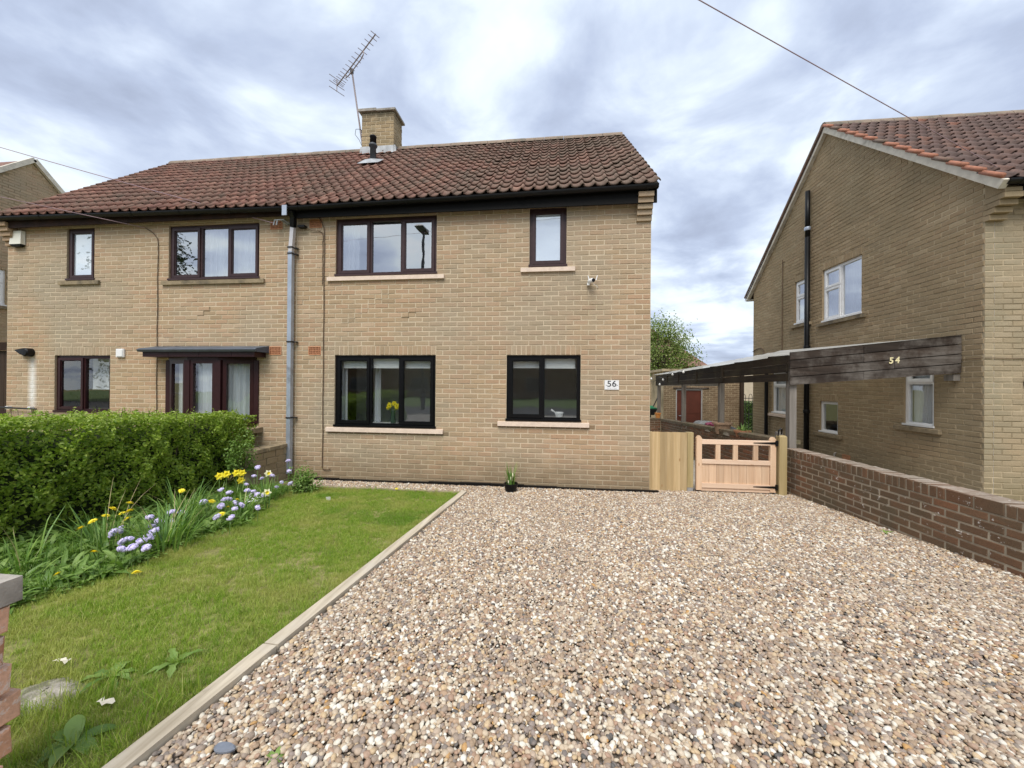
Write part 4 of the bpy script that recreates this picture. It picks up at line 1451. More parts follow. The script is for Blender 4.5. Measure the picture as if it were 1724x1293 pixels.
for k in range(7):
    hx, hz = -4.04 + 0.085 * math.cos(k * 0.9 + 0.4), 1.135 + 0.035 * math.sin(k * 1.7)
    c = (hx, 0.17 + 0.02 * (k % 2), hz)
    sb = MB(); sb.tube([(-4.04, 0.2, 0.9), ((hx - 4.04) / 2, 0.19, 1.04), c], 0.004, 5)
    st = sb.build('stem', STEM, t)
    hb = MB(); daff_head(hb, c, (math.cos(k) * 0.4, -1, 0.15), 0.046); hb.build('flower', PETY, t)
t = thing('mortar_and_pestle', 'white mortar with its pestle standing inside the smaller black window', 'mortar', (-1.33, 0.2, 0.99))
b = MB(); b.box(-2.3, -0.9, 0.125, 0.36, 0.955, 0.985); b.build('window_board', WHITEP, H56)
b = MB(); b.lathe([(0.045, 0.0), (0.05, 0.012), (0.066, 0.05), (0.07, 0.085), (0.062, 0.085), (0.05, 0.03), (0, 0.02)], (-1.33, 0.215, 0.986), 18); b.build('bowl', WHITEP, t, smooth=True)
b = MB(); b.tube([(-1.34, 0.2, 1.03), (-1.42, 0.19, 1.085), (-1.455, 0.19, 1.105)], [0.011, 0.013, 0.02], 8); b.build('pestle', WHITEP, t, smooth=True)

# ================================================================== house 54 on the right
XR = 4.351
HR = thing('gabled_house', 'weathered brown brick house with white windows and a black soil pipe on its gable', 'house', (7.2, 3.0, -0.3))
FS = Frame((XR, 0, 0), (0, -1, 0))
RR = (3.05, 7.09)
EAVR = lambda x: (-0.25, 4.20)
opsR = [(-3.18, -2.10, 2.90, 4.02), (-4.15, -3.64, 3.00, 4.02), (-1.205, -0.69, 0.885, 1.93), (-3.24, -2.70, 0.53, 1.19), (-5.10, -4.27, 0.81, 1.86)]
zg = lambda u: min(4.30 + 0.876 * (-u), 4.03 + 0.872 * (6.42 + u))
b = MB()
usr = sorted({-6.1, -3.05, 0.0, *[o[0] for o in opsR], *[o[1] for o in opsR]})
wall_grid(b, FS, -6.1, 0.0, -0.9, 4.2, opsR, -0.0055)
b.add([FS(-6.1, 4.2, -0.007), FS(0, 4.2, -0.007), FS(0, 4.31, -0.007), FS(-3.05, 6.99, -0.007), FS(-6.1, 4.31, -0.007)], [(0, 1, 2, 3, 4)])
wall_grid(b, F0, XR + 0.007, 9.9, -0.9, 4.2, [], -0.0045)
b.add([(9.9, 0, -0.9), (9.9, 6.1, -0.9), (9.9, 6.1, 4.3), (9.9, 3.05, 7.0), (9.9, 0, 4.3)], [(0, 1, 2, 3, 4)])
b.add([(XR, 6.1, -0.9), (9.9, 6.1, -0.9), (9.9, 6.1, 4.3), (XR, 6.1, 4.3)], [(1, 0, 3, 2)])
b.mi = 1
for o in opsR: reveals(b, FS, o, -0.002, -0.12)
b.mi = 2
wall_grid(b, FS, -6.1, 0.0, -0.9, 4.3, opsR, -0.121)
for z in (-0.1, 2.3, 4.33): b.box(XR + 0.13, 9.8, 0.1, 6.0, z - 0.08, z)
b.box(7.4, 7.5, 0.1, 6.0, 0, 4.2); b.box(XR + 0.13, 7.4, 1.6, 1.7, 0.0, 4.2)
WR = b.build('wall', [MORTARG, GABLE, PLASTER], HR)
sold = [(-3.18, -2.10, 4.02, 4.17), (-4.15, -3.64, 4.02, 4.17), (-3.24, -2.70, 1.19, 1.34)]
rects = brick_rects(-6.1, 0.0, -0.6, 7.2, opsR + sold, top=lambda u: zg(u) + 0.02, off=1)
for s_ in sold: rects += soldiers(*s_)
lay(WR, rects, FS, GABLE, 240, prefer=lambda p: p.z > 0.55 and not (p.y < 0.3 and 1.5 < p.z < 2.3))
lay(WR, brick_rects(XR, 7.6, -0.6, 4.125), F0, BUFFG, 60)
corbels(WR, F0, XR, XR + 0.215, 3.74, 4, 0.058, GABLE)
rR = roof_slab(HR, 4.27, 9.95, EAVR, RR, (6.42, 4.12), TILEG)
tile_roof(rR, 4.27, 9.95, 32, 15, EAVR, RR, TILEG, 200)
vd = Vector((0, RR[0] + 0.25, RR[1] - 4.20)); vl = vd.length; vd.normalize(); vn = Vector((0, -vd.z, vd.y))
for k in range(15):
    b = MB(); p0 = Vector((4.275, -0.25, 4.20)) + vd * (k * vl / 15 - 0.02) + vn * 0.036; p1 = p0 + vd * (vl / 15 + 0.03) - vn * 0.03
    b.tube([p0, p1], [0.034, 0.028], 8); b.build('verge_tile', TILEO if k % 5 != 3 else TILE, rR, smooth=True)
b = MB(); b.hexa([(XR + 0.001, -0.235, 4.042), (XR + 0.2, -0.235, 4.042), (XR + 0.2, -0.003, 4.042), (XR + 0.001, -0.003, 4.042), (XR + 0.001, -0.235, 4.09), (XR + 0.2, -0.235, 4.09), (XR + 0.2, -0.003, 4.29), (XR + 0.001, -0.003, 4.29)])
b.build('kneeler', GABLE, HR)
ridge_tiles(rR, 4.27, 9.95, RR[0] + 0.03, RR[1] + 0.035, 13)
for p, q, mm, nm in (((XR - 0.04, -0.27, 4.115), (XR - 0.04, 3.05, 7.02), CEMENT, 'verge_fillet'), ((XR - 0.035, 3.05, 7.005), (XR - 0.035, 6.4, 4.08), CEMENT, 'verge_fillet')):
    b = MB(); b.beam(p, q, 0.085, 0.11); b.build(nm, mm, rR)
b = MB(); b.beam((4.25, 3.05, 7.08), (4.25, 6.42, 4.155), 0.03, 0.05); b.build('verge_tile_edge', TILE, rR)
b = MB(); b.box(XR + 0.205, 9.9, -0.21, -0.19, 3.98, 4.15); b.build('fascia', FASCIA, HR)
b = MB(); b.box(XR + 0.22, 9.9, -0.189, -0.004, 4.03, 4.045); b.build('soffit', SOFFIT, HR)
gutter(HR, XR - 0.02, 9.9, -0.275, lambda x: 4.165, BLACKP)
gutter(HR, XR - 0.1, XR + 0.4, 6.36, lambda x: 4.10, WHITEP)
window(HR, FS, opsR[0], [(0.47, 'T'), (0.53, 'F')], WHITEP, GLASSU, SILLO, label='large white window on the gable', sill_ext=0.12, sill_n=0.05,
       curtain=[('net', -3.13, -2.15, 2.95, 3.98, -0.14)])
window(HR, FS, opsR[1], [(1, 'T')], WHITEP, GLASSU, SILLO, sill_ext=0.12, sill_n=0.05, curtain=[('net', -4.12, -3.67, 3.05, 3.98, -0.14)])
window(HR, FS, opsR[2], [(1, 'U')], WHITEP, GLASS, SILLO, sill_ext=0.13, sill_n=0.05, curtain=[('net', -1.16, -0.73, 0.93, 1.88, -0.125)])
window(HR, FS, opsR[3], [(1, 'F')], WHITEP, GLASS, SILLO, sill_ext=0.13, sill_n=0.05)
window(HR, FS, opsR[4], [(1, 'U')], WHITEP, GLASS, SILLP, sill_ext=0.13, sill_n=0.05, curtain=[('net', -5.05, -4.3, 0.86, 1.8, -0.125)])
b = MB(); b.box(XR + 0.2, XR + 0.32, 2.76, 3.0, 0.56, 0.82); b.build('yellow_packet', YELP, HR)
b = MB(); b.tube([(XR - 0.07, 3.57, -0.25), (XR - 0.07, 3.57, 4.9)], 0.052, 14); b.tube([(XR - 0.07, 3.57, 4.9), (XR - 0.07, 3.57, 5.95)], 0.049, 14)
SP = b.build('soil_pipe', BLACKP, HR, smooth=True)
for z in (2.35, 5.05, 0.9):
    b = MB(); b.lathe([(0.06, 0), (0.064, 0.01), (0.064, 0.07), (0.06, 0.08)], (XR - 0.07, 3.57, z), 14); b.build('pipe_collar', BLACKP if z < 5 else GALV, SP, smooth=True)
b = MB(); b.tube([(XR - 0.05, 3.6, 2.28), (XR - 0.05, 3.78, 2.33), (XR - 0.05, 3.95, 2.31), (XR - 0.01, 4.05, 2.28)], 0.018, 6); b.build('overflow_pipe', DARKM, HR)
b = MB(); b.tube([(XR - 0.012, 4.64, 2.2), (XR - 0.014, 4.64, 4.72)], 0.011, 6); b.tube([(XR - 0.014, 4.64, 4.66), (XR - 0.03, 4.52, 4.65)], 0.008, 5); b.build('wall_cable', CABLE, HR)
b = MB(); b.tube([(XR - 0.012, 6.1, 2.52), (XR - 0.012, 5.85, 2.58), (XR - 0.012, 5.62, 2.58), (XR - 0.012, 5.52, 2.50), (XR - 0.012, 5.47, 2.2)], 0.011, 6); b.build('wall_cable', CABLE, HR)
b = MB(); b.tube([(XR + 0.001, -0.012, 1.905), (XR + 0.25, -0.014, 1.90), (7, -0.012, 1.86)], 0.005, 5); b.tube([(XR - 0.012, 0.6, 1.9), (XR - 0.012, 0.0, 1.905)], 0.005, 5); b.build('wall_cable', CABLE, HR)
b = MB(); b.tube([(XR - 0.07, 5.25, -0.3), (XR - 0.07, 5.25, 1.85)], 0.045, 10); b.build('downpipe', BLACKP, HR)
air_brick(WR, FS, -2.56, -2.36, 0.03, 0.155)
b = MB(); b.tube([(XR - 0.03, 2.74, 0.0), (XR - 0.03, 2.74, 0.13), (XR + 0.0, 2.74, 0.15)], 0.018, 8); b.build('vent_pipe', CONC, HR)
b = MB(); b.box(XR - 0.09, XR - 0.004, 0.30, 0.44, 1.60, 1.69); b.build('timber_bearer', GREYPOST, HR)
t = thing('round_plaque', 'round dark-rimmed wall plaque at the edge of the right house front', 'plaque', (4.88, 0, 1.5))
b = MB(); b.lathe([(0.085, 0), (0.09, 0.015), (0.075, 0.03), (0.062, 0.02), (0.0, 0.02)], (4.9, -0.003, 1.57), 24, axis=(0, -1, 0)); b.build('rim', DARKM, t, smooth=True)
b = MB(); b.lathe([(0.06, 0), (0.06, 0.004), (0, 0.004)], (4.9, -0.0245, 1.57), 20, axis=(0, -1, 0)); b.build('face', WHITEP, t)

# ================================================================== far left gable
HN = thing('gabled_house', 'pale brick gable of a further house beyond the left roof edge', 'house', (-18, 3, -0.2))
FN = Frame((-15.6, 0, 0), (0, 1, 0))
oN = [(1.55, 2.56, 3.43, 4.36)]
znl = lambda u: 4.5 + 0.97 * min(u, 6.1 - u)
b = MB()
wall_grid(b, FN, 0, 6.1, -0.6, 4.4, oN, -0.007)
b.add([FN(0, 4.4, -0.007), FN(6.1, 4.4, -0.007), FN(3.05, 7.42, -0.007)], [(0, 1, 2)])
b.add([(-21, 0, -0.6), (-15.6, 0, -0.6), (-15.6, 0, 4.4), (-21, 0, 4.4)], [(0, 1, 2, 3)])
b.mi = 1; reveals(b, FN, oN[0], -0.002, -0.12)
b.box(-16.9, -15.75, 0.3, 5.8, -0.5, 4.3)
WN = b.build('wall', [MORTARG, GABLE], HN)
lay(WN, brick_rects(0, 6.1, -0.3, 7.35, oN, top=lambda u: znl(u) - 0.02), FN, BUFF, 150, prefer=lambda p: p.y < 3.7)
window(HN, FN, oN[0], [(0.6, 'T'), (0.4, 'T')], WHITEP, GLASSU, SILLO, sill_ext=0.1)
rN = roof_slab(HN, -21.2, -15.52, lambda x: (-0.3, 4.27), (3.05, 7.55), (6.4, 4.27), TILE)
for p, q in (((-15.56, -0.3, 4.24), (-15.56, 3.05, 7.52)), ((-15.56, 3.05, 7.52), (-15.56, 6.4, 4.2))):
    b = MB(); b.beam(p, q, 0.09, 0.11); b.build('verge_fillet', CEMENT, rN)
t = thing('side_gate', 'tall dark brown boarded gate in the shade at the far left of the pair', 'gate', (-12.2, 0.5, -0.1))
for i in range(10):
    b = MB(); x = -13.0 + i * 0.172; b.box(x, x + 0.166, 0.5, 0.53 + 0.004 * (i % 2), -0.12, 2.08); b.build('board', DARKGATE, t)
b = MB(); b.box(-13.02, -11.27, 0.44, 0.499, 2.09, 2.24); b.build('head_rail', SOFFIT, t)
b = MB(); b.box(-13.0, -11.28, 0.45, 0.499, 0.80, 0.90); b.build('mid_rail', MAHOG, t)

# ================================================================== boundary wall on the right of the drive
UW = Vector((0.145, -2.73, 0)).normalized()
FWL = Frame((2.04, 0.32, 0), UW)          # normal points to the drive (-X)
LW = 5.6
BW = thing('boundary_wall', 'brown brick boundary wall along the gravel with a soldier brick coping', 'wall', (2.15, -2.3, -0.1))
b = MB()
b.box(0, LW, -0.35, 0.462, -0.205, -0.005, fr=lambda u, w, n: FWL(u, w, n))
b.box(0.002, LW, 0.463, 0.566, -0.203, -0.006, fr=lambda u, w, n: FWL(u, w, n))
b.build('mortar', MORTARD, BW)
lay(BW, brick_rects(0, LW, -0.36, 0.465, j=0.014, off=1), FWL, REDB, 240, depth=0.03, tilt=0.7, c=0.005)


def block_brick(parent, fr, u0, u1, w0, w1, n0, n1, m, name='coping_brick', j=0.003):
    b = MB()
    r_ = lambda: rnd.uniform(-j, j)
    c = 0.006
    P = []
    for n, e in ((n0, c), (n0 + c, 0), (n1 - c, 0), (n1, c)):
        P += [fr(u0 + e, w0 + e, n), fr(u1 - e, w0 + e, n), fr(u1 - e + r_(), w1 - e + r_(), n), fr(u0 + e + r_(), w1 - e + r_(), n)]
    F = [(3, 2, 1, 0), (12, 13, 14, 15)]
    for k in range(3):
        for i in range(4):
            F.append((4 * k + i, 4 * k + (i + 1) % 4, 4 * k + 4 + (i + 1) % 4, 4 * k + 4 + i))
    b.add(P, F)
    return b.build(name, m, parent)


x = 0.0
while x < LW - 0.08:
    w_ = 0.075 if x < 2.2 else (0.225 if (x < 2.7) else 0.075)
    dz = rnd.uniform(-0.004, 0.004)
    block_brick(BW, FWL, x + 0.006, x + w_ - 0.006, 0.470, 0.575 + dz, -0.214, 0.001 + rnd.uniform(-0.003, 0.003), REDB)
    x += w_
# far face bricks of the wall, seen only from the neighbour's side
FWB = Frame(FWL(0, 0, -0.213) + UW * LW, -UW)
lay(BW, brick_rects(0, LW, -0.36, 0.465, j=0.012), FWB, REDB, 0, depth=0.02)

# garden wall beyond the gate, in line with the boundary wall
GW = thing('garden_wall', 'dark low brick garden wall running back beyond the gate', 'wall', (2.2, 4, -0.3))
UG = Vector((0, -1, 0.040)).normalized()
FG = Frame((2.1, 7.4, 0.33), UG, Vector((0, 0, 1)))
FG.W = Vector((0, 0.040, 1)).normalized(); FG.Nn = FG.U.cross(FG.W).normalized(); FG.M3 = Matrix((FG.U, FG.W, FG.Nn)).transposed()
LG = 6.9
b = MB(); b.box(0, LG, -0.9, 0.012, -0.205, -0.009, fr=lambda u, w, n: FG(u, w, n)); b.build('mortar', MORTARD, GW)
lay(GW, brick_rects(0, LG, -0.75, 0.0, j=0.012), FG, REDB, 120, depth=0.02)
x = 0
while x < LG - 0.1:
    block_brick(GW, FG, x + 0.004, x + 0.221, 0.014, 0.075, -0.225, 0.012, simple('mossy_coping', (0.16, 0.12, 0.075), 0.95, 0.3, 14, 0.4, dirt=((0.10, 0.10, 0.05), 5, 0.5)) if x == 0 else MATS['mossy_coping'], 'coping_brick')
    x += 0.225
CW = thing('cross_wall', 'short dark brick wall crossing the far end of the side passage', 'wall', (1.2, 7.5, -0.5))
FX = Frame((0.1, 7.42, 0.0), (1, 0, 0))
b = MB(); b.box(0, 2.0, -0.7, 0.36, -0.2, -0.009, fr=lambda u, w, n: FX(u, w, n)); b.build('mortar', MORTARD, CW)
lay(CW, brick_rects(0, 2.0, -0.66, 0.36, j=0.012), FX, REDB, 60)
for i in range(9): block_brick(CW, FX, 0.004 + i * 0.222, 0.218 + i * 0.222, 0.362, 0.42, -0.21, 0.01, MATS['mossy_coping'])

# ------------------------------------------------------------------ fence panel, gate and posts
YG = 0.15
t = thing('fence_panel', 'short fresh yellow timber fence panel between the house corner and the gate', 'fence', (0.36, YG, -0.1))
b = MB(); b.box(0.03, 0.07, YG - 0.012, YG + 0.05, -0.12, 0.80); b.build('batten', NEWWOOD, t)
for i in range(5):
    x = 0.072 + i * 0.097
    b = MB(); z1 = 0.80 + rnd.uniform(-0.004, 0.004)
    b.hexa([(x, YG - 0.006, -0.11), (x + 0.108, YG - 0.030, -0.11), (x + 0.108, YG - 0.008, -0.11), (x, YG + 0.0, -0.11),
            (x, YG - 0.006, z1), (x + 0.108, YG - 0.030, z1), (x + 0.108, YG - 0.008, z1), (x, YG + 0.0, z1)])
    b.build('board', NEWWOOD, t)
for z in (0.08, 0.62):
    b = MB(); b.box(0.072, 0.62, YG + 0.005, YG + 0.05, z, z + 0.07); b.build('rail', NEWWOOD, t)
b = MB(); b.box(0.578, 0.665, YG - 0.012, YG + 0.075, -0.02, 0.80); b.build('post', POSTWOOD, t)
b = MB(); b.box(0.58, 0.663, YG - 0.010, YG + 0.073, -0.14, -0.021); b.build('post_shoe', GREYW, t)

t = thing('garden_gate', 'new pale pinkish timber garden gate with an open top and black strap hinges', 'gate', (1.26, YG, -0.1))
for x in (0.705, 1.735):
    b = MB()
    z1 = 0.755
    b.hexa([(x, YG - 0.02, -0.05), (x + 0.078, YG - 0.02, -0.05), (x + 0.078, YG + 0.03, -0.05), (x, YG + 0.03, -0.05),
            (x, YG - 0.02, z1 - 0.035), (x + 0.078, YG - 0.02, z1 - 0.035), (x + 0.078, YG + 0.03, z1 - 0.035), (x, YG + 0.03, z1 - 0.035)])
    b.hexa([(x, YG - 0.02, z1 - 0.035), (x + 0.078, YG - 0.02, z1 - 0.035), (x + 0.078, YG + 0.03, z1 - 0.035), (x, YG + 0.03, z1 - 0.035),
            (x + 0.025, YG - 0.02, z1), (x + 0.053, YG - 0.02, z1), (x + 0.053, YG + 0.03, z1), (x + 0.025, YG + 0.03, z1)])
    b.build('stile', GATEWOOD, t)
for z, h in ((0.635, 0.065), (0.345, 0.06), (-0.01, 0.065)):
    b = MB(); b.box(0.784, 1.734, YG - 0.021, YG + 0.025, z, z + h); b.build('rail', GATERAIL, t)
b = MB(); b.box(0.784, 1.734, YG - 0.004, YG + 0.02, -0.06, -0.012); b.build('rail', GATERAIL, t)
for x in (0.98, 1.225, 1.505):
    b = MB(); b.box(x, x + 0.065, YG - 0.016, YG + 0.018, 0.406, 0.634); b.build('baluster', GATEWOOD, t)
for i in range(9):
    x = 0.786 + i * 0.1052
    b = MB(); b.box(x, x + 0.1022, YG - 0.004, YG + 0.014, 0.056, 0.344); b.build('board', GATEWOOD, t)
for z in (0.66, 0.018):
    b = MB()
    b.hexa([(1.50, YG - 0.028, z + 0.006), (1.50, YG - 0.0225, z + 0.006), (1.50, YG - 0.0225, z + 0.014), (1.50, YG - 0.028, z + 0.014),
            (1.83, YG - 0.028, z - 0.008), (1.83, YG - 0.0225, z - 0.008), (1.83, YG - 0.0225, z + 0.028), (1.83, YG - 0.028, z + 0.028)])
    b.box(1.80, 1.832, YG - 0.034, YG - 0.022, z - 0.03, z + 0.05)
    b.build('strap_hinge', BLACKP, t)
t = thing('gate_post', 'square treated timber gate post at the end of the brick wall', 'post', (1.89, YG, -0.1))
b = MB(); b.box(1.842, 1.945, YG - 0.05, YG + 0.05, -0.4, 0.765)
b.hexa([(1.842, YG - 0.05, 0.765), (1.945, YG - 0.05, 0.765), (1.945, YG + 0.05, 0.765), (1.842, YG + 0.05, 0.765), (1.855, YG - 0.037, 0.785), (1.932, YG - 0.037, 0.785), (1.932, YG + 0.037, 0.785), (1.855, YG + 0.037, 0.785)])
b.build('shaft', POSTWOOD, t)
b = MB(); b.tube([(1.83, YG - 0.03, 0.78), (1.835, YG - 0.04, 0.86), (1.87, YG - 0.03, 0.885), (1.9, YG, 0.87), (1.905, YG + 0.02, 0.80)], 0.011, 6); b.build('latch_loop', BLACKP, t)
t = thing('stub_post', 'short pale stub post behind the gate post at the wall end', 'post', (2.03, 0.45, 0))
b = MB(); b.box(1.99, 2.07, 0.44, 0.5, 0.3, 0.80); b.build('shaft', GREYPOST, t)

# ------------------------------------------------------------------ carport with 54 on the fascia
CP = thing('carport', 'low dark stained timber carport beside the right house with 54 on its front boards', 'carport', (3.2, 4.2, -0.3))
FC = Frame((2.08, 0.30, 0), (1, 0, 0))
zl = (1.515, 2.015); zr = (1.705, 2.26)
for i in range(4):
    for (x0, x1, full) in ((0.0, 0.995 if i != 1 else 1.4, 1), (1.0 if i != 1 else 1.405, 2.26, 1)):
        f = lambda x, s: (zl[0] + (zl[1] - zl[0]) * s) + ((zr[0] - zl[0]) + ((zr[1] - zr[0]) - (zl[1] - zl[0])) * s) * x / 2.26
        s0, s1 = i / 4 + 0.012, (i + 1) / 4 - 0.012
        n1 = 0.022 + rnd.uniform(-0.004, 0.005)
        b = MB()
        b.hexa([FC(x0, f(x0, s0), 0), FC(x0, f(x0, s0), n1), FC(x0, f(x0, s1), n1), FC(x0, f(x0, s1), 0),
                FC(x1, f(x1, s0), 0), FC(x1, f(x1, s0), n1), FC(x1, f(x1, s1), n1), FC(x1, f(x1, s1), 0)])
        b.build('front_board', CARPX, CP)
b = MB(); b.beam((2.1, 0.335, 1.76), (4.33, 0.335, 1.96), 0.06, 0.40); b.build('front_bearer', CARPX, CP)
for dx, s_ in ((-0.034, '5'), (0.047, '4')):
    text_mesh('number', s_, 0.125, CREAMD, CP, FC, 1.385 + dx, 1.885 + dx * 0.09, 0.0265, bold=0.003, sx=0.9, shear=0.12, depth=0.003)
FY = Frame((2.1, 8.0, 0), (0, -1, 0))
for i in range(3):
    zb = lambda y, s: 1.505 + (1.575 - 1.505) * (1 - y / 8) + s * (0.35 + 0.06 * (1 - y / 8))
    for (ya, yb) in ((8.0, 5.31), (5.30, 2.71), (2.70, 0.36)):
        s0, s1 = i / 3 + 0.014, (i + 1) / 3 - 0.014
        x1 = 2.1 - 0.02 - rnd.uniform(0, 0.006)
        b = MB()
        b.hexa([(2.1, ya, zb(ya, s0)), (x1, ya, zb(ya, s0)), (x1, ya, zb(ya, s1)), (2.1, ya, zb(ya, s1)),
                (2.1, yb, zb(yb, s0)), (x1, yb, zb(yb, s0)), (x1, yb, zb(yb, s1)), (2.1, yb, zb(yb, s1))])
        b.build('side_board', CARPY, CP)
b = MB(); b.box(2.08, 4.3, 7.98, 8.03, 1.50, 1.86); b.build('end_board', GREYPOST, CP)
# corrugated sheet roof
b = MB(); nx = 40
for k, (dz, fl) in enumerate(((0, 1),)):
    base = len(b.v); ny = 46
    for j in range(ny + 1):
        y = 0.26 + (8.08 - 0.26) * j / ny
        for i in range(2):
            x = 2.02 + (4.34 - 2.02) * i
            b.v.append((x, y, 2.045 + 0.205 * i - 0.165 * (y / 8) + dz + 0.010 * (j % 2)))
    for j in range(ny):
        a = base + j * 2
        b.f.append((a, a + 1, a + 3, a + 2) if fl else (a + 2, a + 3, a + 1, a)); b.m.append(0)
SHEET = bpy.data.materials.new('milky_corrugated_plastic')
SHEET.use_nodes = True
_t = SHEET.node_tree; _b = _t.nodes['Principled BSDF']
_c = ramp(_t, [(0.3, (0.50, 0.50, 0.47)), (0.7, (0.72, 0.72, 0.69))], noise(_t, pos(_t), 3.0, 5))
setc(_t, _b, _c); _b.inputs['Roughness'].default_value = 0.5
_tl = N(_t, 'ShaderNodeBsdfTranslucent'); _t.links.new(_c, _tl.inputs['Color'])
_tp = N(_t, 'ShaderNodeBsdfTransparent'); _tp.inputs['Color'].default_value = (0.85, 0.85, 0.83, 1)
_m1 = N(_t, 'ShaderNodeMixShader'); _m1.inputs[0].default_value = 0.45
_t.links.new(_tl.outputs[0], _m1.inputs[1]); _t.links.new(_tp.outputs[0], _m1.inputs[2])
_m2 = N(_t, 'ShaderNodeMixShader'); _m2.inputs[0].default_value = 0.85
_t.links.new(_b.outputs[0], _m2.inputs[1]); _t.links.new(_m1.outputs[0], _m2.inputs[2])
_t.links.new(_m2.outputs[0], _t.nodes['Material Output'].inputs[0])
b.build('roof_sheet', SHEET, CP)
for y in (0.9, 2.1, 3.3, 4.5, 5.7, 6.9, 7.8):
    b = MB(); z = 1.98 - 0.155 * y / 8
    b.beam((2.10, y, z - 0.02), (4.34, y, z + 0.165), 0.045, 0.09); b.build('rafter', CARPX, CP)
for y, z0 in ((0.38, -0.2), (2.85, 0.3), (5.28, 0.2), (7.85, 0.1)):
    b = MB(); b.box(2.103, 2.20, y - 0.05, y + 0.05, z0, 1.86 - 0.15 * y / 8); b.build('post', GREYPOST, CP)
for y in (2.6, 4.1, 5.5, 6.6):
    b = MB(); b.box(2.055, 2.076, y - 0.04, y + 0.04, 1.60, 1.93 - 0.15 * y / 8); b.build('cleat', CARPY, CP)
t = thing('string_lights', 'string of small white bulbs hanging along the far end of the carport', 'string lights', (2.0, 7.6, 1.6))
pts = [(2.02, 4.9, 1.93), (2.03, 5.6, 1.87), (2.03, 6.2, 1.90), (2.03, 6.8, 1.72), (2.03, 7.4, 1.80), (2.02, 8.1, 1.62), (1.7, 8.2, 1.72), (1.4, 8.3, 1.76)]
b = MB(); b.tube(pts, 0.006, 5); b.build('cord', DARKM, t)
for p in [(2.02, 4.9, 1.88), (2.03, 5.9, 1.84), (2.03, 6.9, 1.70), (2.03, 7.3, 1.55), (1.95, 8.1, 1.75), (1.7, 8.2, 1.72)]:
    b = MB(); b.lathe([(0.0, -0.05), (0.028, -0.035), (0.035, -0.01), (0.02, 0.02), (0.012, 0.035)], p, 10); b.build('bulb', BULB, t, smooth=True)

# ------------------------------------------------------------------ behind the carport
OB = thing('outbuilding', 'brown brick outhouse with a red-brown door under the carport', 'outbuilding', (4.2, 10.5, -0.7))
FO = Frame((0, 9.5, 0), (1, 0, 0))
oO = [(3.20, 4.17, -0.72, 1.38)]
b = MB()
wall_grid(b, FO, 2.75, 5.62, -0.9, 2.05, oO, -0.007)
b.box(2.76, 5.61, 9.62, 11.5, -0.9, 2.05)
b.box(2.65, 5.72, 9.35, 11.6, 2.055, 2.15)
reveals(b, FO, oO[0], -0.002, -0.11)
WO = b.build('wall', MORTARG, OB)
lay(WO, brick_rects(2.75, 5.62, -0.75, 2.04, oO), FO, OUTB, 200)
b = MB(); b.box(3.20, 3.24, 9.50, 9.56, -0.72, 1.38); b.box(4.13, 4.17, 9.50, 9.56, -0.72, 1.38); b.box(3.241, 4.129, 9.50, 9.56, 1.34, 1.38); D1 = b.build('door_frame', GREYW, OB)
b = MB(); b.box(3.245, 4.125, 9.53, 9.57, -0.72, 1.335); D2 = b.build('door', DOORRED, OB)
b = MB(); b.box(3.50, 4.06, 9.522, 9.529, 0.45, 1.2); b.box(3.50, 4.06, 9.522, 9.529, -0.55, 0.3); b.build('door_panel', DOORRED, D2)
b = MB(); b.tube([(3.32, 9.52, 0.36), (3.32, 9.47, 0.36), (3.42, 9.47, 0.36)], 0.012, 6); b.build('handle', GALV, D2)
b = MB(); b.box(3.1, 4.4, 9.47, 9.49, 1.40, 1.44); b.build('lintel', CARPX, OB)
b = MB(); b.box(5.5, 5.62, 9.40, 9.49, -0.9, 2.04); b.build('corner_post', DARKGATE, OB)

t = thing('iron_railing', 'hoop-topped dark iron railing in the gap beside the outhouse', 'railing', (6.5, 11, -0.7))
for i in range(8):
    x = 6.02 + i * 0.13
    b = MB(); b.tube([(x, 11, -0.7), (x, 11, 1.05)], 0.011, 6); b.build('bar', DARKM, t)
for i in range(0, 7, 2):
    x = 6.02 + i * 0.13
    b = MB(); b.tube([(x, 11.0, 1.05)] + [(x + 0.065 - 0.065 * math.cos(math.pi * k / 8), 11.0, 1.05 + 0.14 * math.sin(math.pi * k / 8)) for k in range(9)] + [(x + 0.13, 11, 1.05)], 0.011, 6)
    b.build('hoop', DARKM, t)
for z in (0.35, 1.0):
    b = MB(); b.box(5.98, 7.0, 10.99, 11.01, z, z + 0.03); b.build('rail', DARKM, t)


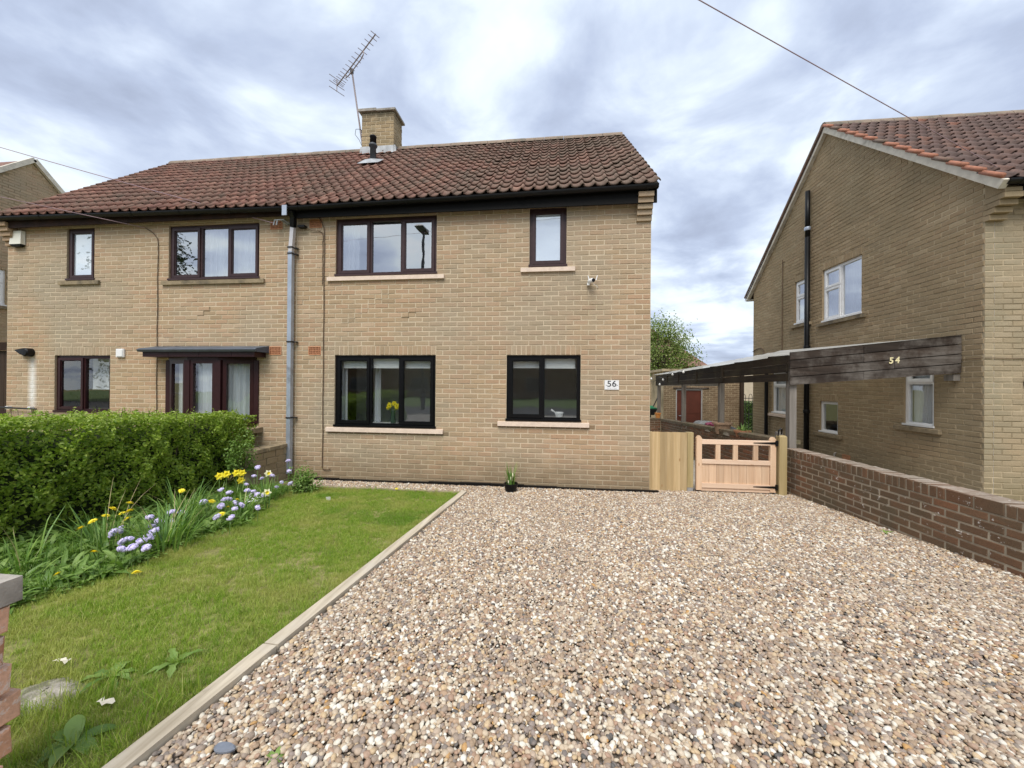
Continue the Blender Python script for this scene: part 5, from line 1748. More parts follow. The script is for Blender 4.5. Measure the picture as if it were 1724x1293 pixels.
def house_far(name, label, x0, x1, y0, y1, z0, ze, zr, wallm, roofm, hip, wins, gm=None):
    h = thing(name, label, 'house', ((x0 + x1) / 2, (y0 + y1) / 2, z0))
    b = MB(); b.box(x0, x1, y0, y1, z0, ze); b.build('wall', wallm, h)
    b = MB(); o = 0.3; ym = (y0 + y1) / 2
    P = [(x0 - o, y0 - o, ze - 0.05), (x1 + o, y0 - o, ze - 0.05), (x1 + o, y1 + o, ze - 0.05), (x0 - o, y1 + o, ze - 0.05), (x0 + hip, ym, zr), (x1 - hip, ym, zr)]
    b.add(P, [(3, 2, 1, 0), (0, 1, 5, 4), (1, 2, 5), (2, 3, 4, 5), (3, 0, 4)])
    b.build('roof', roofm, h)
    for (face, a, c, d, e) in wins:
        yy = y0 if face == 'f' else y1
        s_ = -1 if face == 'f' else 1
        fb = MB(); fb.box(a - 0.06, c + 0.06, min(yy + s_ * 0.002, yy + s_ * 0.05), max(yy + s_ * 0.002, yy + s_ * 0.05), d - 0.06, e + 0.06)
        wf = fb.build('window', GREYW, h)
        pb = MB(); pb.add([(a, yy + s_ * 0.056, d), (c, yy + s_ * 0.056, d), (c, yy + s_ * 0.056, e), (a, yy + s_ * 0.056, e)], [(0, 1, 2, 3) if face == 'f' else (3, 2, 1, 0)])
        pb.build('pane', simple('dark_pane', (0.03, 0.035, 0.04), 0.1, 0.1, 3) if 'dark_pane' not in MATS else MATS['dark_pane'], wf)
    return h


def far_tiles(t, b):
    p = pos(t)
    w = N(t, 'ShaderNodeTexWave', i_Scale=2.2, i_Distortion=0.3); w.bands_direction = 'Z'
    t.links.new(p, w.inputs['Vector'])
    w2 = N(t, 'ShaderNodeTexWave', i_Scale=1.5, i_Distortion=0.2); w2.bands_direction = 'X'
    t.links.new(p, w2.inputs['Vector'])
    n = noise(t, p, 3, 5)
    col = ramp(t, [(0.3, (0.18, 0.10, 0.075)), (0.7, (0.25, 0.14, 0.10))], n)
    setc(t, b, col)
    b.inputs['Roughness'].default_value = 0.9
    bump(t, b, math_(t, 'ADD', w.outputs['Fac'], w2.outputs['Fac']), 0.9, 0.05)


FART = mat('far_pantiles', far_tiles)
house_far('distant_house', 'distant brick house with a tiled hipped roof behind the green tree', 2.0, 8.7, 22.0, 29.0, -1.2, 2.95, 6.4, FARB, FART, 3.2,
          [('f', 3.0, 4.2, -0.2, 1.0), ('f', 6.0, 7.2, -0.2, 1.0)])
# pale rendered wall in the gap
t = thing('rendered_wall', 'pale rendered wall glimpsed through the gap beside the outhouse', 'wall', (8.5, 16, -0.8))
b = MB(); b.box(6.5, 11, 16, 16.2, -1.0, 2.2); b.build('panel', simple('cream_render', (0.50, 0.42, 0.32), 0.9, 0.1, 5), t)
t = thing('yard_wall', 'tall pale brick yard wall past the corner of number 56', 'wall', (2.0, 13, -0.7))
FYW = Frame((-1.5, 13.0, 0), (1, 0, 0))
b = MB(); b.box(0, 5.4, -0.9, 1.95, -0.2, -0.008, fr=lambda u, w, n: FYW(u, w, n)); b.build('mortar', MORTAR, t)
lay(t, brick_rects(0, 5.4, -0.8, 1.94), FYW, GABLE, 60)

# clutter on and behind the garden wall
t = thing('planter', 'wide pale terracotta planter standing on the garden wall', 'plant pot', (2.2, 2.9, 0.49))
b = MB(); b.lathe([(0.125, 0.0), (0.17, 0.20), (0.175, 0.21), (0.20, 0.212), (0.205, 0.25), (0.185, 0.252), (0.17, 0.215), (0, 0.20)], (2.2, 2.9, 0.47), 24); b.build('pot', TERRAP, t, smooth=False)
b = MB(); b.lathe([(0.168, 0.216), (0.1, 0.225), (0, 0.228)], (2.2, 2.9, 0.47), 16); b.build('soil', BARK, t)
t = thing('flower_pot', 'small terracotta flower pot with a trailing plant on the garden wall', 'plant pot', (2.2, 2.0, 0.5))
b = MB(); b.lathe([(0.10, 0.0), (0.13, 0.11), (0.15, 0.112), (0.152, 0.15), (0.135, 0.152), (0.12, 0.1), (0, 0.09)], (2.2, 2.0, 0.50), 20); b.build('pot', TERRA, t)


def blades(mb, base, n, h, spread, w=0.012, lean=0.5, seed=0, flop=0.6):
    r = random.Random(seed)
    base = Vector(base)
    for i in range(n):
        a = r.uniform(0, 2 * math.pi)
        d = Vector((math.cos(a), math.sin(a), 0)); s_ = Vector((-d.y, d.x, 0))
        p0 = base + d * r.uniform(0, spread)
        hh = h * r.uniform(0.55, 1.1); ln = lean * r.uniform(0.2, 1.1)
        prev = None
        K = 5
        V = []
        for k in range(K + 1):
            t0 = k / K
            c = p0 + d * (ln * hh * t0 ** 1.8) + Vector((0, 0, hh * (t0 - flop * r.uniform(0.2, 0.5) * ln * t0 ** 3)))
            ww = w * (1 - 0.85 * t0 ** 2.5) / 2
            V += [c - s_ * ww, c + s_ * ww]
        mb.add(V, [(2 * k, 2 * k + 1, 2 * k + 3, 2 * k + 2) for k in range(K)])


b = MB(); blades(b, (2.2, 2.0, 0.6), 26, 0.24, 0.08, 0.014, 1.2, 5, 1.4); b.build('leaves', STRAP, t)
t = thing('covered_heap', 'heap of black, grey and magenta sheeting dumped behind the garden wall', 'heap', (2.75, 4.4, -0.3))
for i, (mm, c, s_) in enumerate(((BLACKP, (2.7, 4.5, 0.25), (0.5, 1.15, 0.30)), (SILVP, (2.55, 4.75, 0.44), (0.32, 0.5, 0.14)), (PINKP, (2.55, 4.2, 0.46), (0.26, 0.42, 0.13)), (SILVP, (2.5, 3.65, 0.40), (0.22, 0.35, 0.12)))):
    r = random.Random(i)
    b = MB(); K, M_ = 12, 6
    for j in range(M_ + 1):
        for k in range(K):
            th_ = 2 * math.pi * k / K; ph = math.pi / 2 * j / M_
            q = 1 + r.uniform(-0.16, 0.16)
            b.v.append((c[0] + s_[0] * math.cos(th_) * math.cos(ph) * q, c[1] + s_[1] * math.sin(th_) * math.cos(ph) * q, c[2] + s_[2] * math.sin(ph) * q))
    for j in range(M_):
        for k in range(K):
            k2 = (k + 1) % K
            b.f.append((j * K + k, j * K + k2, (j + 1) * K + k2, (j + 1) * K + k)); b.m.append(0)
    b.build('sheet', mm, t)
b = MB(); b.box(2.4, 3.1, 3.5, 5.6, -0.45, 0.25); b.build('crate_base', DARKGATE, t)
t = thing('loose_stones', 'rough pale stones lying on top of the garden wall by the planter', 'stones', (2.15, 3.4, 0.47))
for p, s_ in (((2.17, 3.42, 0.50), (0.09, 0.16, 0.045)), ((2.17, 2.45, 0.54), (0.09, 0.14, 0.05)), ((2.19, 1.45, 0.57), (0.08, 0.12, 0.04))):
    b = MB(); r = random.Random(int(p[1] * 100))
    b.hexa([(p[0] + s_[0] * a * r.uniform(.8, 1), p[1] + s_[1] * c * r.uniform(.8, 1), p[2] - s_[2]) for a, c in ((-1, -1), (1, -1), (1, 1), (-1, 1))] +
           [(p[0] + s_[0] * a * r.uniform(.7, .9), p[1] + s_[1] * c * r.uniform(.7, .95), p[2] + s_[2] * r.uniform(.7, 1)) for a, c in ((-1, -1), (1, -1), (1, 1), (-1, 1))])
    b.build('stone', STONE, t)
t = thing('orange_pot', 'small orange plant pot on the far end of the garden wall', 'plant pot', (2.2, 7.3, 0.4))
b = MB(); b.lathe([(0.07, 0), (0.095, 0.14), (0.105, 0.142), (0.105, 0.17), (0.09, 0.17), (0.08, 0.05), (0, 0.04)], (2.03, 7.5, 0.42), 14); b.build('pot', simple('orange_clay', (0.62, 0.25, 0.06), 0.7, 0.1, 6), t)
t = thing('garden_cart', 'green garden tub on dark legs behind the far cross wall', 'cart', (1.7, 8.4, -0.5))
b = MB(); V = [(1.35, 8.3, 0.45), (2.1, 8.3, 0.45), (2.1, 8.8, 0.45), (1.35, 8.8, 0.45), (1.25, 8.2, 0.68), (2.2, 8.2, 0.68), (2.2, 8.9, 0.68), (1.25, 8.9, 0.68)]
b.hexa(V); b.build('tub', DARKM, t)
b = MB(); b.box(1.27, 2.18, 8.22, 8.88, 0.682, 0.72); b.lathe([(0.2, 0), (0.17, 0.06), (0, 0.08)], (1.95, 8.5, 0.715), 12); b.build('lid', GREENP, t)
b = MB(); b.tube([(1.5, 8.4, 0.45), (1.5, 8.4, -0.6)], 0.02, 6); b.tube([(2.0, 8.4, 0.45), (2.0, 8.4, -0.6)], 0.02, 6); b.build('frame', DARKM, t)
b = MB(); b.tube([(2.1, 8.5, 0.7), (2.35, 8.5, 1.25)], 0.018, 6); b.build('handle', DARKM, t)

# ================================================================== front garden
t = thing('brick_pier', 'crumbling red brick pier with a concrete cap at the near left of the lawn', 'pier', (-3.22, -5.05, 0.1))
FP = Frame((-3.05, -5.28, 0.06), (0, 1, 0))
H = 0.0955
b = MB(); b.box(0.01, 0.40, -0.2, 0.745, -0.34, -0.022, fr=lambda u, w, n: FP(u, w, n)); b.build('mortar', MORTARD, t)
ends = [0.405, 0.43, 0.40, 0.425, 0.445, 0.42, 0.40, 0.41]
for k in range(-1, 8):
    e = ends[k % 8]
    us = [(-0.02, 0.20), (0.212, e)] if k % 2 else [(-0.02, 0.09), (0.102, 0.31), (0.322, e)]
    for (a, c) in us:
        block_brick(t, FP, a, c, k * H - 0.005, (k + 1) * H - 0.017, -0.33, rnd.uniform(-0.004, 0.012), PIERB, 'brick', 0.006)
b = MB(); b.box(-0.02, 0.43, 0.752, 0.826, -0.36, 0.022, fr=lambda u, w, n: FP(u, w, n)); b.build('capstone', CONC, t)

t = thing('stone_wall', 'short weathered stone wall running out from the drainpipe to the hedge', 'wall', (-5.75, -0.4, -0.1))
FSW = Frame((-5.70, -0.02, -0.15), (0, -1, 0)); FSW = Frame((-5.70, -0.75, -0.15), (0, 1, 0))
b = MB(); b.box(0, 0.72, 0, 0.62, -0.16, -0.012, fr=lambda u, w, n: FSW(u, w, n)); b.build('mortar', MORTARG, t)
for k in range(6):
    u = -0.06 * (k % 2)
    while u < 0.71:
        L_ = rnd.uniform(0.16, 0.28)
        a, c = max(u, 0.0), min(u + L_, 0.725)
        if c - a > 0.05: block_brick(t, FSW, a + 0.004, c - 0.004, k * 0.1 + 0.005, (k + 1) * 0.1 - 0.005, -0.15, rnd.uniform(-0.006, 0.008), GABLE, 'stone', 0.004)
        u += L_
for i in range(3):
    block_brick(t, FSW, 0.24 * i + 0.004, 0.24 * i + 0.236, 0.605, 0.665, -0.18, 0.02, SILLO, 'coping_stone', 0.006)

# timber edging
t = thing('timber_edging', 'pale weathered timber edging between the lawn and the gravel drive', 'edging', (-2.85, -2.6, 0))
for (ya, yb, dz) in ((-0.52, -4.02, 0), (-4.03, -5.6, 0.004)):
    b = MB()
    xa, xb = lerp_board(ya), lerp_board(yb)
    b.hexa([(xa, ya, gz(ya) - 0.15), (xa + 0.075, ya, gz(ya) - 0.15), (xa + 0.075, ya, gz(ya) + 0.034), (xa, ya, gz(ya) + 0.038),
            (xb, yb, gz(yb) - 0.15), (xb + 0.075, yb, gz(yb) - 0.15), (xb + 0.075, yb, gz(yb) + 0.034 + dz), (xb, yb, gz(yb) + 0.038 + dz)])
    b.build('sleeper', EDGEW, t)
t = thing('timber_edging', 'damp brown timber edging along the far end of the lawn', 'edging', (-3.9, -0.46, -0.06))
b = MB(); b.box(-5.05, -2.705, -0.565, -0.512, -0.2, -0.028); b.build('sleeper', EDGEX, t)

# half buried stone and oddments
t = thing('boulder', 'half-buried pale stone in the grass beside the brick pier', 'stone', (-3.55, -4.46, 0.1))
r = random.Random(4); b = MB(); K = 14
for j in range(8):
    for k in range(K):
        a = 2 * math.pi * k / K; ph = math.pi / 2 * j / 7; q = 1 + r.uniform(-0.08, 0.08)
        b.v.append((-3.57 + 0.17 * math.cos(a) * math.cos(ph) * q, -4.44 + 0.11 * math.sin(a) * math.cos(ph) * q, 0.10 + 0.055 * math.sin(ph) ** 0.8 * q))
for j in range(7):
    for k in range(K):
        k2 = (k + 1) % K; b.f.append((j * K + k, j * K + k2, (j + 1) * K + k2, (j + 1) * K + k)); b.m.append(0)
b.build('rock', STONE, t, smooth=True)
t = thing('plant_tag', 'small white plant tag stuck in the lawn near the house', 'tag', (-4.27, -1.22, -0.02))
b = MB(); b.hexa([(-4.295, -1.22, -0.03), (-4.245, -1.22, -0.03), (-4.245, -1.217, -0.03), (-4.295, -1.217, -0.03), (-4.30, -1.24, 0.035), (-4.24, -1.24, 0.04), (-4.24, -1.237, 0.04), (-4.30, -1.237, 0.035)]); b.build('tag', WHITEP, t)
for x_, y_, lab in ((-3.24, -4.46, 'pale crumpled scrap lying in the rough grass near the edging'), (-3.74, -4.27, 'small white scrap in the grass above the half-buried stone')):
    t = thing('litter_scrap', lab, 'litter', (x_, y_, gz(y_)))
    b = MB(); r = random.Random(int(x_ * 100)); z_ = gz(y_) + 0.03
    for k in range(5):
        b.v += [(x_ - 0.035 + 0.0175 * k, y_ - 0.012 + r.uniform(-0.008, 0.008), z_ + r.uniform(-0.006, 0.012)), (x_ - 0.035 + 0.0175 * k, y_ + 0.012 + r.uniform(-0.008, 0.008), z_ + r.uniform(0.0, 0.014))]
    b.f += [(2 * k, 2 * k + 2, 2 * k + 3, 2 * k + 1) for k in range(4)]; b.m += [0] * 4
    b.build('scrap', simple('cream_scrap', (0.70, 0.64, 0.52), 0.8, 0.1, 20) if 'cream_scrap' not in MATS else MATS['cream_scrap'], t)
t = thing('slate_chip', 'flat blue-grey slate chip lying on the gravel near the edging', 'stone', (-2.58, -4.58, 0.15))
b = MB(); zz = gz(-4.58) + 0.022
V = []
for (sc_, h_) in ((1.0, 0.0), (1.04, 0.007), (0.86, 0.013)):
    for k in range(12):
        a = 2 * math.pi * k / 12; q = sc_ * (1 + 0.06 * math.sin(3 * a + 1))
        V.append((-2.58 + 0.040 * math.cos(a) * q, -4.585 + 0.019 * math.sin(a) * q, zz + h_))
b.add(V, [tuple(range(24, 36))] + [(r_ * 12 + k, r_ * 12 + (k + 1) % 12, r_ * 12 + 12 + (k + 1) % 12, r_ * 12 + 12 + k) for r_ in range(2) for k in range(12)])
b.build('chip', simple('blue_slate', (0.16, 0.18, 0.22), 0.6, 0.15, 30), t)

# ------------------------------------------------------------------ hedge
rng = np.random.default_rng(11)


def unit(v): return v / np.maximum(1e-9, np.linalg.norm(v, axis=1, keepdims=True))


def leaf_mesh(name, P, Nn, size, mats, mi=None, aspect=0.55, up_bias=0.3, fold=0.25):
    """diamond leaves of two triangles with a fold along the midrib"""
    n = len(P)
    rv = rng.normal(size=(n, 3))
    nn = unit(Nn + rv * 0.75 + np.array([0, 0, up_bias]))
    d = unit(np.cross(nn, rng.normal(size=(n, 3))))
    s = np.cross(nn, d)
    L = size[:, None] if isinstance(size, np.ndarray) else size
    base = P - d * L * 0.5
    tip = P + d * L * 0.5 - nn * L * 0.12
    lf = P - d * L * 0.05 + s * L * aspect * 0.5 + nn * L * fold * 0.5
    rt = P - d * L * 0.05 - s * L * aspect * 0.5 + nn * L * fold * 0.5
    V = np.stack([base, lf, tip, rt], 1).reshape(-1, 3)
    i = np.arange(n) * 4
    F = np.concatenate([np.stack([i, i + 2, i + 1], 1), np.stack([i, i + 3, i + 2], 1)], 1).reshape(-1, 3)
    m2 = None if mi is None else np.repeat(mi, 2)
    return np_mesh(name, V, F, mats, mi=m2)


HX0, HX1, HY0, HY1 = -6.78, -5.98, -5.6, -0.55


def hedge_top(y): return 1.0 + (-y - 0.5) * 0.058


def lump(y, z, k=1.0):
    return 0.05 * np.sin(y * 3.1 + z * 2.3 + k) + 0.05 * np.sin(y * 7.7 - z * 5.9 + 2 * k) + 0.045 * np.sin(y * 15.1 + z * 11.3 + 3 * k) + 0.03 * np.sin(y * 23 - z * 27 + k)


hedge = thing('hedge', 'dense clipped green hedge dividing the two front gardens', 'hedge', (-6.38, -3, 0))
n = 54000
face = rng.choice(4, n, p=[0.60, 0.24, 0.08, 0.08])
yy = rng.uniform(HY0, HY1, n); ztop = hedge_top(yy)
depth = rng.exponential(0.045, n)
P = np.zeros((n, 3)); Nn = np.zeros((n, 3))
gzv = -0.08 - 0.045 * yy
zz = gzv + (ztop - gzv) * rng.uniform(0.02, 1, n)
# right face: fuller in the middle, thin towards the foot
low = np.clip((zz - gzv) / 0.35, 0, 1)
m = face == 0
P[m] = np.stack([HX1 + lump(yy, zz)[m] - depth[m] - 0.10 * (1 - low[m]), yy[m], zz[m]], 1); Nn[m] = (1, 0, 0.15)
m = face == 1
xx = rng.uniform(HX0, HX1, n)
P[m] = np.stack([xx[m], yy[m], (ztop + 0.5 * lump(yy, xx * 3, 2.0) - depth)[m]], 1); Nn[m] = (0, 0, 1)
m = face == 2
P[m] = np.stack([xx[m], HY1 + 0.10 + lump(xx, zz, 4.0)[m] - depth[m], np.minimum(zz, 0.98)[m]], 1); Nn[m] = (0.2, 1, 0)
m = face == 3
P[m] = np.stack([HX0 + depth[m], yy[m], zz[m]], 1); Nn[m] = (-1, 0, 0)
keep = (face != 0) | (rng.uniform(0, 1, n) < 0.35 + 0.65 * low)
# rounded shoulder
sh = np.clip((P[:, 2] - (hedge_top(P[:, 1]) - 0.12)) / 0.12, 0, 1)
P[:, 0] -= np.where(face == 0, 0.07 * sh ** 2, 0)
P, Nn, face = P[keep], Nn[keep], face[keep]
young = (rng.uniform(0, 1, len(P)) < np.clip((P[:, 2] - hedge_top(P[:, 1]) + 0.14) / 0.16, 0, 0.85)) & (P[:, 2] > 0.5)
young |= rng.uniform(0, 1, len(P)) < 0.03
me = leaf_mesh('foliage', P - np.array([-6.38, -3, 0]), Nn, rng.uniform(0.026, 0.052, len(P)), [HLEAF, HYOUNG], young.astype(np.int32))
link_mesh('foliage', me, hedge)
# loose shoots standing proud of the top and the near side
n = 110; SP_, SN = [], []
tb = MB()
for i in range(n):
    y = rng.uniform(HY0, HY1); x = rng.uniform(HX0 + 0.05, HX1 + 0.02); z = float(hedge_top(y)) - 0.04
    h = rng.uniform(0.05, 0.16); lx, ly = rng.normal(0, 0.03), rng.normal(0, 0.03)
    tb.tube([(x, y, z - 0.1), (x + lx, y + ly, z + h)], [0.0035, 0.002], 4, caps=False)
    for k in range(9):
        f = 0.3 + 0.7 * k / 8
        SP_.append((x + lx * f + rng.normal(0, 0.012), y + ly * f + rng.normal(0, 0.012), z - 0.1 + (h + 0.1) * f)); SN.append((rng.normal(), rng.normal(), 0.6))
me = leaf_mesh('shoots', np.array(SP_) - np.array([-6.38, -3, 0]), np.array(SN), rng.uniform(0.02, 0.032, len(SP_)), HYOUNG)
o = link_mesh('young_shoots', me, hedge)
# twigs inside
for i in range(260):
    y = rng.uniform(HY0, HY1); x = rng.uniform(HX0 + 0.2, HX1 - 0.34)
    p = [(x, y, float(gz(y)) - 0.02)]
    for k in range(3):
        p.append((p[-1][0] + rng.normal(0.02, 0.05), p[-1][1] + rng.normal(0, 0.06), p[-1][2] + rng.uniform(0.2, 0.36)))
    tb.tube(p, [0.010, 0.008, 0.006, 0.003], 5, caps=False)
tb.build('branches', BARK, hedge)
b = MB(); ny = 24  # solid dark core added so no light passes through the leaves
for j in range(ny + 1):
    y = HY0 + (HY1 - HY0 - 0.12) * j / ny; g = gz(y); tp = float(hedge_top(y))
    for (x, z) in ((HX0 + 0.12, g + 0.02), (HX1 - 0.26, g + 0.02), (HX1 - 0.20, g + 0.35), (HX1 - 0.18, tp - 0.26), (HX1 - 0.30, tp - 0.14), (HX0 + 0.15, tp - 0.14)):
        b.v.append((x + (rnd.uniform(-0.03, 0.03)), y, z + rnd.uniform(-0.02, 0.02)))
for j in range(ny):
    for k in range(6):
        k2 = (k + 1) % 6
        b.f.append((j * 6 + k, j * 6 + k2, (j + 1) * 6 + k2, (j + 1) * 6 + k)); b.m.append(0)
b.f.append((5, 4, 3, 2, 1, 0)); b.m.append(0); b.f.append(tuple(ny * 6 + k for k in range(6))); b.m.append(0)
b.build('opaque_core', HCORE, hedge)


def bush(name, label, c, rad, n, size, mats, stems=14, seed=0, cat='shrub'):
    r = np.random.default_rng(seed)
    t = thing(name, label, cat, c)
    c = np.array(c)
    K = 26
    tips = unit(r.normal(size=(K, 3))) * r.uniform(0.45, 1.0, (K, 1)) * np.array(rad)
    tips[:, 2] = np.abs(tips[:, 2]) * 1.0 + 0.02
    idx = r.integers(0, K, n)
    P = tips[idx] + r.normal(size=(n, 3)) * np.array(rad) * 0.20
    P[:, 2] = np.maximum(P[:, 2], 0.01)
    link_mesh('leaves', leaf_mesh('leaves', P, unit(P + 1e-6), r.uniform(size * 0.7, size * 1.2, n), mats), t)
    b = MB()
    for i in range(min(stems, K)):
        b.tube([tuple(c), tuple(c + tips[i] * 0.5 + r.normal(size=3) * 0.02), tuple(c + tips[i])], [0.006, 0.004, 0.002], 4, caps=False)
    b.build('stems', BARK, t)
    return t


bush('shrub', 'small rounded green shrub by the drainpipe at the end of the border', (-4.86, -0.85, -0.05), (0.20, 0.17, 0.34), 1500, 0.036, SLEAF, seed=2)
bush('shrub', 'light leafy shoots leaning over the end of the hedge at the stone wall', (-5.72, -0.95, 0.25), (0.17, 0.2, 0.5), 900, 0.042, SLEAF, seed=5)

# ------------------------------------------------------------------ flowers in the border
YELLOW = [(-5.21, -2.31, 0.37), (-5.14, -2.03, 0.18), (-5.06, -1.78, 0.13), (-4.9, -2.08, 0.14), (-4.73, -2.34, 0.16), (-5.15, -2.98, 0.4), (-5.17, -2.89, 0.33), (-4.97, -2.99, 0.39), (-5.11, -2.88, 0.42), (-5.11, -3.06, 0.37), (-4.93, -3.28, 0.41), (-5.06, -3.26, 0.34), (-4.97, -3.0, 0.33), (-4.84, -3.34, 0.2), (-4.63, -3.69, 0.22)]
LILAC = [(-5.23, -0.73, 0.33), (-5.12, -0.86, 0.22), (-5.06, -1.26, 0.25), (-5.14, -1.47, 0.29), (-5.09, -1.47, 0.4), (-5.11, -1.38, 0.24), (-5.25, -1.46, 0.18), (-5.09, -1.05, 0.11), (-4.98, -1.02, 0.09), (-5.04, -1.21, 0.09), (-5.26, -1.82, 0.21), (-5.06, -1.92, 0.21), (-5.16, -1.55, 0.13), (-5.1, -1.52, 0.11), (-4.97, -1.62, 0.11), (-4.86, -1.65, 0.11), (-5.05, -2.0, 0.16), (-5.12, -1.86, 0.12), (-4.94, -2.15, 0.14), (-4.89, -2.02, 0.13), (-4.78, -2.07, 0.13), (-5.06, -2.24, 0.2), (-4.72, -2.22, 0.14), (-4.66, -2.49, 0.15), (-4.51, -2.49, 0.15), (-4.52, -2.15, 0.14), (-5.07, -2.56, 0.2), (-5.12, -2.42, 0.15), (-5.1, -2.98, 0.19), (-5.05, -3.07, 0.2), (-4.83, -3.17, 0.18), (-4.83, -3.13, 0.18), (-4.66, -3.32, 0.19), (-4.61, -3.28, 0.19), (-4.95, -2.87, 0.26), (-5.01, -2.74, 0.18), (-4.95, -2.85, 0.18), (-4.72, -3.07, 0.18), (-4.83, -2.93, 0.17), (-4.95, -2.7, 0.16), (-5.13, -2.52, 0.18), (-4.69, -3.15, 0.18), (-4.5, -3.27, 0.19)]
WHITE = [(-5.2, -1.12, 0.28), (-4.75, -1.7, 0.2)]
DAFF = [(-5.45, -1.61, 0.35), (-5.45, -1.51, 0.35), (-5.45, -1.36, 0.33), (-5.45, -1.27, 0.31), (-5.45, -1.29, 0.22)]


def lilac_head(r_):
    rr = np.random.default_rng(r_)
    b = MB()
    for i in range(44):
        d = Vector(rr.normal(size=3)); d.normalize(); d.z = d.z * 0.8 + 0.12
        c = d * rr.uniform(0.021, 0.034); c.z = c.z * 0.72 + 0.003
        a = d.orthogonal().normalized(); b_ = d.cross(a)
        s = rr.uniform(0.008, 0.014)
        b.add([c + a * s, c + b_ * s, c - a * s, c - b_ * s, c + d * 0.004, c - d * 0.012], [(0, 1, 4), (1, 2, 4), (2, 3, 4), (3, 0, 4), (1, 0, 5), (2, 1, 5), (3, 2, 5), (0, 3, 5)])
    b.lathe([(0.0, -0.016), (0.016, -0.009), (0.021, 0.003), (0.016, 0.012), (0.0, 0.018)], (0, 0, 0.002), 9)
    return b.mesh('flower_head', PETL)


def dandelion_head(r_):
    rr = random.Random(r_)
    b = MB()
    for ring, (n, rad, lift) in enumerate(((16, 0.034, 0.002), (14, 0.026, 0.008), (9, 0.015, 0.013))):
        for k in range(n):
            a = 2 * math.pi * (k + rr.random() * 0.6) / n
            d = Vector((math.cos(a), math.sin(a), 0)); s = Vector((-d.y, d.x, 0))
            L = rad * rr.uniform(0.85, 1.1)
            b.add([(0, 0, lift * 0.5), d * L * 0.6 - s * 0.0045 + Vector((0, 0, lift)), d * L + Vector((0, 0, lift * 1.2)), d * L * 0.6 + s * 0.0045 + Vector((0, 0, lift))], [(0, 1, 2, 3)])
    return b.mesh('flower_head', PETY)


LH = [lilac_head(i) for i in range(4)]
DH = [dandelion_head(i) for i in range(4)]


def flower(name, label, cat, group, head, p, sc=1.0, tilt=0.3, stem_r=0.004):
    g = gz(p[1])
    t = thing(name, label, cat, (p[0], p[1], g), group)
    bx_, by_ = rnd.uniform(-0.05, 0.05), rnd.uniform(-0.05, 0.05)
    b = MB(); P0 = Vector((p[0] + bx_, p[1] + by_, g - 0.02)); P1 = Vector(p)
    b.tube([P0, P0 * 0.5 + P1 * 0.5 + Vector((bx_ * 0.3, by_ * 0.3, 0.03)), P1], stem_r, 5, caps=False)
    b.build('stem', STEM, t)
    o = link_mesh('flower_head', head, t, P1)
    o.rotation_euler = (rnd.gauss(0, tilt) + 0.35, rnd.gauss(0, tilt) + 0.15, rnd.uniform(0, 6))
    o.scale = (sc, sc, sc)
    return t


ORD = 'first second third fourth fifth sixth seventh eighth ninth tenth eleventh twelfth thirteenth fourteenth fifteenth sixteenth seventeenth eighteenth nineteenth twentieth'.split()


def across(p):      # how far along the view from left to right
    d = Vector(p) - CAM
    return d.dot(CR) / d.dot(FWD)


LCL = [('in the cluster nearest the brick pier', lambda p: p[1] < -2.8), ('in the cluster by the bright strap leaves', lambda p: -2.8 <= p[1] < -2.3),
       ('of those around the white flower', lambda p: -2.3 <= p[1] < -1.58), ('of those nearest the drainpipe', lambda p: p[1] >= -1.58)]
k0 = 0
for where, test in LCL:
    for i, p in enumerate(sorted([q for q in LILAC if test(q)], key=across)):
        flower('primula', 'lilac flower, ' + ORD[i] + ' from the left ' + where, 'flower', 'lilac flowers in the border', LH[k0 % 4], (p[0] + 0.03, p[1], p[2] + 0.035), rnd.uniform(0.95, 1.3) * (1.0 if p[1] < -2 else 0.85))
        k0 += 1
for i, p in enumerate(sorted(YELLOW, key=across)):
    flower('dandelion', 'flat yellow flower on a thin stem, ' + ORD[i] + ' from the left along the border', 'flower', 'yellow flowers in the border', DH[i % 4], p, rnd.uniform(0.8, 1.25), 0.15)
flower('dandelion', 'single yellow dandelion low on the open lawn below the border', 'flower', None, DH[0], (-4.40, -3.40, 0.105), 1.0, 0.1)
flower('dandelion', 'tiny yellow dandelion at the far end of the lawn beside the timber edging', 'flower', None, DH[1], (-3.62, -0.62, -0.0), 0.7, 0.1)
for i, p in enumerate(DAFF + WHITE):
    wht = i >= len(DAFF)
    g = gz(p[1])
    t = thing('daffodil', ('cream daffodil standing against the stone wall' if i == 5 else 'cream daffodil at the lawn edge in front of the lilac flowers') if wht else 'yellow daffodil against the end of the hedge, ' + ORD[sorted(DAFF, key=across).index(p)] + ' from the left of five', 'flower', (p[0], p[1], g), None if wht else 'yellow daffodils against the hedge')
    b = MB(); b.tube([(p[0] - 0.03, p[1] + 0.03, g - 0.02), (p[0], p[1], (g + p[2]) / 2), (p[0], p[1], p[2])], 0.005, 5, caps=False); b.build('stem', STEM, t)
    b = MB(); daff_head(b, p, (0.75, -0.6, 0.2), 0.052, 0, 1); b.build('flower_head', [PETW if wht else PETY, PETY], t)
    b = MB(); blades(b, (p[0], p[1], g - 0.02), 5, 0.3, 0.05, 0.013, 0.4, i); b.build('leaves', STRAP, t)
